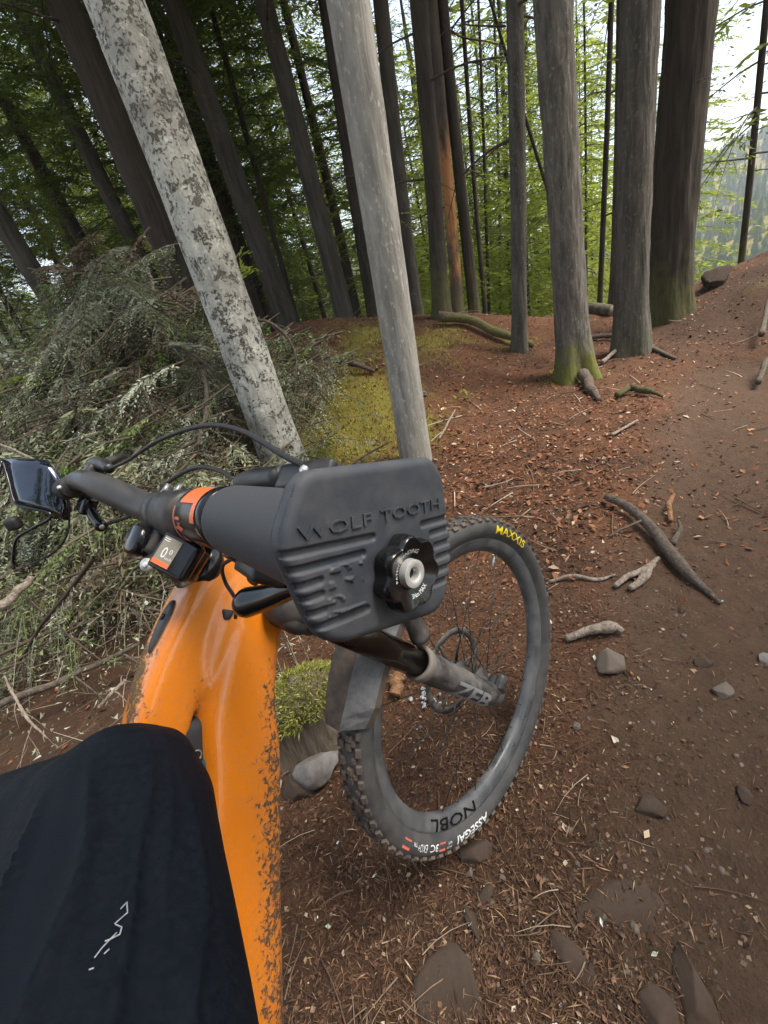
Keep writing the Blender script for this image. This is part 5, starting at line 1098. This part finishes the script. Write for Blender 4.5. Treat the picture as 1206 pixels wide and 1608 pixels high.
for q, (x_, y_) in enumerate(((5.0, -.1), (6.6, -1.6))):  # unseen conifers, added out of frame so their crowns shade the near ground
    tree('forest_tree', ['dark conifer standing close beside the trail edge', 'second dark conifer beyond the trail edge, behind the rider'][q], None, None, None, 'bark_dark', 13, ['dark3', 'dark1'][q], 2.6, base=(x_, y_), lean=(0, 0), wdepth=.16, nbr=3)
# far forest on the hillside: one mass
hn = 6500; a = np.radians(fr.uniform(-35, 62, hn)); d = np.sqrt(fr.uniform(110 ** 2, 700 ** 2, hn)); x, y = d * np.sin(a), d * np.cos(a); z = full_h(x, y); Hh = fr.uniform(7, 14, hn); Rr = Hh * fr.uniform(.16, .24, hn); V = []; C = []
ns = 7; ph = fr.random(hn) * 6.28
for lv, (z0, z1, q) in enumerate(((.02, .55, 1.0), (.32, .80, .72), (.6, 1.0, .45))):
    for j in range(ns):
        an = ph + 2 * math.pi * j / ns; rr_ = Rr * q * (.75 + .5 * fr.random(hn)); V.append(np.stack([x + rr_ * np.cos(an), y + rr_ * np.sin(an), z + Hh * (z0 + .07 * fr.random(hn))], 1))
    V.append(np.stack([x, y, z + Hh * z1], 1))
V = np.stack(V, 1); per = V.shape[1]; f = []
for lv in range(3):
    b = lv * (ns + 1); f += [(b + j, b + (j + 1) % ns, b + ns) for j in range(ns)]
F = (np.arange(hn)[:, None, None] * per + np.array(f)[None]).reshape(-1, 3); cc = fr.random(hn)
add('distant_forest', V.reshape(-1, 3), F, leafmat('leaf_far', (.025, .05, .016), (.10, .13, .04), .25), None, smooth=False, cols=np.repeat(cc, per)[:, None] * np.ones((1, 3)), kind='stuff')

# ------------------------------------------------------------------ brush pile of dead lichened branches
def pile_h(x, y):
    p = 1.05 * gs(x, y, -1.95, 4.0, .75, .8) + .95 * gs(x, y, -1.25, 3.6, .6, .7) + .55 * gs(x, y, -1.9, 2.6, .9, .8) + .22 * gs(x, y, -1.3, 1.75, .7, .6) + .08 * gs(x, y, -3.2, 3.2, .8, 1.0)
    return p + .36 * gs(x, y, -.50, 3.75, .26, .42)
bn = 350; br = np.random.default_rng(5)
x = br.uniform(-4.2, -.45, bn * 3); y = br.uniform(.9, 5.2, bn * 3); wgt = np.clip(pile_h(x, y) * 1.6 + .10, 0, 1) * sst(-.35, -.75, x + .0 * y) * sst(.85, 1.15, y - (x + 1.2) * .0)
wgt = wgt * sst(1.9, 2.6, y); k = wgt > br.random(bn * 3); x, y = x[k][:bn], y[k][:bn]; n = len(x); ph_ = pile_h(x, y)
z = ground_h(x, y) + ph_ * (1 - br.random(n) ** 2.2 * .85) + .02
a = br.random(n) * 6.283; d = np.stack([np.cos(a), np.sin(a), br.normal(size=n) * .35 - .15], 1); d /= np.linalg.norm(d, axis=1)[:, None]
sd = np.cross(d, [0, 0, 1.0]); sd /= np.linalg.norm(sd, axis=1)[:, None]; sd = sd + br.normal(size=(n, 3)) * .25
L = br.uniform(.14, .42, n); P0 = np.stack([x, y, z], 1)
pal = np.array([(.32, .33, .23), (.40, .41, .30), (.23, .225, .14), (.13, .10, .065), (.20, .24, .09), (.26, .21, .145), (.48, .49, .39)]); pr = [.24, .17, .19, .14, .10, .10, .06]
cc = pal[br.choice(7, n, p=pr)] * br.uniform(.7, 1.25, (n, 1)); V = []; C = []; NL = 20
V.append(np.stack([P0, P0 + d * L[:, None] * .5 - [0, 0, .01], P0 + d * L[:, None] + np.stack([0 * L, 0 * L, -.12 * L], 1), P0 + d * L[:, None] * .5 + sd * .003], 1)); C.append(cc * .55)
for q in range(NL):
    f = (q + .5) / NL; sg = 1 if q % 2 else -1; c = P0 + d * (L * f)[:, None] - np.array([0, 0, .12]) * (L * f * f)[:, None]; l = L * (.26 - .16 * f) * br.uniform(.4, 1.3, n); e = d * .6 + sd * sg * .8 + br.normal(size=(n, 3)) * .22; e[:, 2] -= .15
    wv = np.cross(e, br.normal(size=(n, 3))); wv /= np.linalg.norm(wv, axis=1)[:, None]; wv *= br.uniform(.0014, .0036, n)[:, None]
    V.append(np.stack([c - wv * .4, c + e * (l * .5)[:, None] + wv, c + e * l[:, None], c + e * (l * .5)[:, None] - wv], 1)); C.append(cc * br.uniform(.7, 1.3, (n, 1)))
V = np.concatenate(V); C = np.repeat(np.concatenate(C), 4, 0); add('dead_brush', V.reshape(-1, 3), np.arange(len(V) * 4).reshape(-1, 4), M['brush'], None, smooth=False, cols=np.clip(C, 0, 1), kind='stuff')
# drooping dead boughs: stem, parallel hanging twigs, lichen tufts along them
nb_ = 300; br = np.random.default_rng(15); TV = []; TC = []; LV = []; LC = []
bx, by = br.uniform(-4.0, -.3, nb_ * 6), br.uniform(1.3, 5.0, nb_ * 6); k = np.clip(pile_h(bx, by) * 1.3 + .05, 0, 1) > br.random(nb_ * 6); bx, by = bx[k][:nb_], by[k][:nb_]
tints = np.array([(.27, .28, .18), (.36, .37, .27), (.19, .155, .10), (.13, .10, .068), (.18, .23, .085)])
for b in range(len(bx)):
    c0 = np.array([bx[b], by[b], float(ground_h(bx[b], by[b]) + pile_h(bx[b], by[b]) * (1 - .6 * br.random() ** 2)) + .04]); an = br.normal() * .8 + (math.pi if br.random() < .6 else 0); Lb = br.uniform(.5, 1.3)
    dv = np.array([math.cos(an), math.sin(an) * .7 - .35, br.normal() * .22 - .05]); t5 = np.linspace(0, 1, 7); ax = c0 + dv * (Lb * (t5 - .4))[:, None] + np.array([0, 0, -.28]) * (Lb * (t5 - .3) ** 2)[:, None] + np.cumsum(br.normal(size=(7, 3)) * .016, 0); ax[:, 2] = np.maximum(ax[:, 2], ground_h(ax[:, 0], ax[:, 1]) + .01)
    V, F = tube(ax, np.linspace(.007, .002, 7) * br.uniform(.6, 1.4), 4, False); TV.append((V, F, np.array((.13, .10, .07)) * br.uniform(.5, 1.6)))
    nt = int(34 * Lb); tt = br.uniform(.05, 1, nt); Q = np.stack([np.interp(tt, t5, ax[:, i]) for i in range(3)], 1); tang = np.array([np.interp(tt, t5, np.gradient(ax[:, i])) for i in range(3)]).T; tang /= np.linalg.norm(tang, axis=1)[:, None]
    sg = br.choice([-1, 1], nt)[:, None]; sdv = np.cross(tang, [0, 0, 1.0]) * sg; d = tang * .55 + sdv * br.uniform(.3, .9, (nt, 1)) + br.normal(size=(nt, 3)) * .15; d[:, 2] -= br.uniform(.1, .9, nt); L = br.uniform(.08, .30, nt) * (1.2 - tt * .6); tint = tints[br.choice(5, p=[.3, .25, .2, .12, .13])]
    cur = Q; w0 = br.uniform(.0010, .0022, nt); wv = np.cross(d, br.normal(size=(nt, 3))); wv /= np.linalg.norm(wv, axis=1)[:, None]; ncol = tint * br.uniform(.45, .9, (nt, 1))
    for sgm in range(3):
        nxt = cur + (d + np.array([0, 0, -.28 * sgm])) * (L / 3)[:, None]; LV.append(np.stack([cur - wv * w0[:, None], cur + wv * w0[:, None], nxt + wv * (w0 * .7)[:, None], nxt - wv * (w0 * .7)[:, None]], 1)); LC.append(ncol)
        for q in range(5):
            f = br.random((nt, 1)); c = cur + (nxt - cur) * f; e = br.normal(size=(nt, 3)); e /= np.linalg.norm(e, axis=1)[:, None]; g = d * .5 + br.normal(size=(nt, 3)) * .6; ll = br.uniform(.010, .036, (nt, 1)) * (.6 if by[b] < 2.3 else .8); LV.append(np.stack([c - e * ll * .12, c + g * ll * .5 - e * ll * .16, c + g * ll, c + g * ll * .5 + e * ll * .16], 1)); LC.append(tint * br.uniform(.6, 1.45, (nt, 1)))
        cur = nxt
# feathery conifer boughs, flat sprays either side, laid over one another like shingles
nf = 270; bx, by = br.uniform(-3.6, -.25, nf * 8), br.uniform(1.5, 4.9, nf * 8); k = np.clip(pile_h(bx, by) * 1.5, 0, 1) * np.maximum(.45, sst(2.0, 2.7, by - .25 * bx - .3)) > br.random(nf * 8); bx, by = bx[k][:nf], by[k][:nf]
bt = np.array([(.24, .26, .15), (.31, .325, .22), (.17, .22, .08), (.40, .42, .31), (.20, .155, .10), (.14, .20, .05)])
for b in range(len(bx)):
    c0 = np.array([bx[b], by[b], float(ground_h(bx[b], by[b]) + pile_h(bx[b], by[b]) * (1 - .35 * br.random() ** 2)) + .06]); an = -math.pi / 2 - .5 + br.normal() * .75; Lb = br.uniform(.55, 1.25); t7 = np.linspace(0, 1, 8)
    dv = np.array([math.cos(an), math.sin(an), -.10 + .12 * br.normal()]); ax = c0 + dv * (Lb * (t7 - .5))[:, None] + np.array([0, 0, -.34]) * (Lb * t7 ** 2)[:, None] + np.cumsum(br.normal(size=(8, 3)) * .012, 0); ax[:, 2] = np.maximum(ax[:, 2], ground_h(ax[:, 0], ax[:, 1]) + .01)
    V, F = tube(ax, np.linspace(.008, .002, 8) * br.uniform(.7, 1.3), 4, False); TV.append((V, F, np.array((.14, .105, .075)) * br.uniform(.6, 1.4)))
    ns = int(30 * Lb); tt = (np.arange(ns) + br.random(ns)) / ns * .95 + .05; Q = np.stack([np.interp(tt, t7, ax[:, i]) for i in range(3)], 1); tang = np.array([np.interp(tt, t7, np.gradient(ax[:, i])) for i in range(3)]).T; tang /= np.linalg.norm(tang, axis=1)[:, None] + 1e-6
    tint = bt[br.choice(6, p=[.26, .24, .14, .14, .16, .06])] * br.uniform(.7, 1.2)
    for sg in (1, -1):
        sd = np.cross(tang, [0, 0, 1.0]) * sg; sd /= np.linalg.norm(sd, axis=1)[:, None]; D = tang * .6 + sd * .75 + br.normal(size=(ns, 3)) * .12; D[:, 2] -= .12; L = br.uniform(.12, .30, ns) * (1.15 - .75 * tt)
        v_, c_ = spray_batch(Q, D, np.cross(D, [0, 0, 1.0]), L, .17, 22, .45, br, br.uniform(.6, 1.35, ns), .19); LV.append(v_.reshape(-1, 4, 3)); LC.append(tint * c_[::4][:, None])
        e = D * L[:, None]; wv = np.cross(D, [0, 0, 1.0]) * .0012; LV.append(np.stack([Q - wv, Q + wv, Q + e + wv * .5 - [0, 0, .02], Q + e - wv * .5 - [0, 0, .02]], 1)); LC.append(np.tile(np.array((.13, .105, .075)), (ns, 1)))
V = np.concatenate(LV); C = np.concatenate(LC); ok = np.linalg.norm(V - np.roll(V, 1, 1), axis=2).max(1) < .16; V = V[ok]; C = np.repeat(C[ok], 4, 0)
add('dead_boughs', V.reshape(-1, 3), np.arange(len(V) * 4).reshape(-1, 4), M['brush'], None, smooth=False, cols=np.clip(C, 0, 1), kind='stuff')
mb = MB(); cc = []
for V, F, c in TV: mb.put(V, F); cc.append(np.tile(c, (len(V), 1)))
mb.build('dead_bough_stems', M['brush'], None, cols=np.concatenate(cc), kind='stuff')
# pale lichen flecks and bare twiglets through the pile
def pile_top(x, y): return ground_h(x, y) + pile_h(x, y) * (1 - rng.random(np.shape(x)) ** 2 * .7)
inpile = lambda x, y: np.clip(pile_h(x, y) * 1.5 + .18, 0, 1) * sst(-.3, -.7, x) * sst(.8, 1.1, y)
curves_stuff('brush_twigs', 5000, .06, .30, .0017, [(.12, .085, .058), (.19, .15, .105), (.07, .05, .034), (.27, .24, .18)], lambda x, y: inpile(x, y) * .8, 6.0, 1.0, .9, 5, (-65, -6), pile_top)
x, y = scatter(26000, .9, 6, -65, -6); k = inpile(x, y) * .6 > rng.random(len(x)); x, y = x[k], y[k]; n = len(x); c = np.stack([x, y, pile_top(x, y) + .02], 1); V = []
for t in range(3): V.append(c + rng.normal(size=(n, 3)) * .006)
pal = np.array([(.42, .46, .35), (.34, .39, .27), (.52, .54, .45), (.25, .30, .14)]); ci = pal[rng.integers(4, size=n)] * rng.uniform(.7, 1.1, (n, 1))
add('lichen_flecks', np.stack(V, 1).reshape(-1, 3), np.arange(3 * n).reshape(n, 3), M['brush'], None, smooth=False, cols=np.repeat(ci, 3, 0), kind='stuff')
def fallen(label, px, rads, mat, nsub=6, seed=0, cat='branch', group=None, sub=.3, lich=True):
    P = [at(u, v, d_) for u, v, d_ in px]; b = P[0].copy(); b[2] = float(ground_h(b[0], b[1])); o = thing('fallen_branch', b, label, cat, group); r2 = np.random.default_rng(seed)
    S = spline(P, 24); add('stem', *limb(P, rads, 8, 30, .12, seed), M[mat], o)
    for k in range(nsub):
        i = r2.integers(3, 23); d_ = (S[min(23, i + 1)] - S[i - 1]); d_ /= np.linalg.norm(d_); q = d_ * .6 + r2.normal(size=3) * .5; l = sub * r2.uniform(.5, 1.2)
        add('side_branch', *limb([S[i], S[i] + q * l * .5 + [0, 0, -.02], S[i] + q * l + [0, 0, -.08]], [rads[0] * .4, rads[0] * .28, rads[0] * .1], 5, 8, .2, seed + k), M[mat], o)
    return o
fallen('long brown branch slanting down across the brush pile toward the far grip', [(275, 540, 3.0), (190, 590, 2.9), (90, 655, 2.7), (-20, 698, 2.5)], [.022, .02, .016, .012], 'deadwood', 9, 1)
fallen('upper bare branch with lichen rising along the brush pile edge', [(-20, 640, 3.0), (60, 580, 3.1), (100, 545, 3.2), (130, 480, 3.3)], [.016, .014, .012, .006], 'deadwood', 8, 2)
fallen('hooked bare twig arching over the brush pile top', [(148, 520, 3.4), (132, 480, 3.4), (136, 440, 3.5), (175, 428, 3.5), (215, 440, 3.5)], [.014, .014, .012, .009, .005], 'palewood', 6, 3)
fallen('broken pale stub standing on the brush pile top', [(242, 460, 3.3), (232, 420, 3.3)], [.018, .010], 'palewood', 0, 4)
fallen('thin pinkish branch crossing above the far grip', [(-20, 690, 2.0), (30, 710, 1.9), (62, 726, 1.8)], [.006, .006, .005], 'palewood', 2, 5)
fallen('straight brown stick on the ground by the rider\'s knee', [(-25, 1118, 1.55), (80, 1075, 1.6), (150, 1045, 1.65), (220, 1010, 1.7)], [.013, .013, .011, .007], 'deadwood', 3, 6, 'stick', None, .12)
fallen('weathered grey stick poking in from the frame edge below the glasses', [(-30, 975, 1.7), (10, 945, 1.75), (50, 905, 1.8)], [.02, .02, .014], 'palewood', 1, 7, 'stick', None, .1)
fallen('curved bare twig sprawling over the ground near the frame edge', [(8, 1060, 1.5), (22, 1095, 1.45), (45, 1130, 1.4), (75, 1160, 1.38)], [.004, .0045, .004, .002], 'palewood', 6, 8, 'stick', None, .14)
fallen('white lichened twig low beside the top tube', [(155, 1110, 1.3), (180, 1085, 1.32), (198, 1068, 1.35)], [.006, .006, .004], 'palewood', 3, 9, 'stick', None, .1)
fallen('dark branch buried in the middle of the brush pile', [(320, 580, 2.8), (325, 640, 2.7), (310, 700, 2.6)], [.014, .016, .012], 'deadwood', 8, 10)
fallen('curved lichen covered branch drooping beside the leaning trunk', [(390, 500, 3.0), (430, 510, 3.0), (460, 545, 3.0), (470, 590, 3.0)], [.012, .011, .008, .004], 'deadwood', 8, 11)
for i in range(12):
    u, v = random.uniform(0, 330), random.uniform(560, 980); dd = 1.9 + (980 - v) / 420 * 1.1; an = random.uniform(-.9, .9); l = random.uniform(60, 130)
    fallen('weathered lichen dotted branch lying within the brush pile', [(u - l * math.cos(an), v - l * math.sin(an), dd), (u, v - 8, dd - .05), (u + l * math.cos(an), v + l * math.sin(an), dd - .05)], [.011, .009, .004], 'deadwood', 7, 20 + i, group='branches tangled in the brush pile')
# fresh green sprays on the pile
def fern(u, v, d_, sc, seed, label, mat='leaf_bright'):
    br = np.random.default_rng(seed); p = at(u, v, d_); b = p.copy(); b[2] = float(ground_h(b[0], b[1])); o = thing('green_spray', b, label, 'foliage', 'green sprays on the brush pile'); n = 9
    D = np.stack([br.normal(size=n), br.normal(size=n) - .6, br.normal(size=n) * .25], 1); D /= np.linalg.norm(D, axis=1)[:, None]; Pp = p + br.normal(size=(n, 3)) * [.09 * sc, .06 * sc, .03 * sc]
    v_, c_ = spray_batch(Pp, D, np.cross(D, [0, 0, 1.0]), br.uniform(.18, .34, n) * sc, .12, 12, .3, br, br.uniform(.4, 1, n)); add('foliage', v_, np.arange(len(v_)).reshape(-1, 4), M[mat], o, smooth=False, cols=c_[:, None] * np.ones((1, 3)))
for i, q in enumerate([(95, 590, 3.0, 1.1), (150, 580, 3.0, .9), (180, 528, 3.1, .8), (115, 535, 3.2, .7), (40, 600, 2.9, .9), (375, 425, 3.6, .9)]): fern(*q, 60 + i, ['bright green conifer spray lying over the brush pile', 'fresh green tuft at the leaning trunk over the mound'][i == 5])
sp = spot(735, 632); o = thing('seedling', sp, 'pale green seedling sprouting from the red litter', 'plant')
br = np.random.default_rng(3); n = 12; D = np.stack([br.normal(size=n), br.normal(size=n), br.random(n)], 1); D /= np.linalg.norm(D, axis=1)[:, None]; Vq = []
for k in range(n):
    c = sp + [0, 0, .05] + br.normal(size=3) * [.05, .05, .02]; w_ = np.cross(D[k], [0, 0, 1.0]) * .02; Vq += [c - w_ * .2, c + D[k] * .03 + w_, c + D[k] * .07, c + D[k] * .03 - w_]
add('leaves', Vq, np.arange(4 * n).reshape(n, 4), M['leaf_bright'], o, smooth=False, cols=np.ones((4 * n, 3)) * .9); add('stem', *tube([sp, sp + [0.01, 0, .05]], .003, 6), M['twig'], o)
# ------------------------------------------------------------------ air
HZ = 0.0007
if HZ:
    Vb, Fb = rbox((0, 300, 10), (640, 560, 175), None, 0); hm = bpy.data.materials.new('haze'); hm.use_nodes = True; t_ = hm.node_tree; t_.nodes.clear(); oo = t_.nodes.new('ShaderNodeOutputMaterial'); pv_ = t_.nodes.new('ShaderNodeVolumePrincipled')
    pv_.inputs['Density'].default_value = HZ; pv_.inputs['Color'].default_value = (.86, .93, 1.0, 1); t_.links.new(pv_.outputs[0], oo.inputs['Volume'])
    hz = add('haze', Vb, Fb, hm, None, smooth=False, kind='stuff')
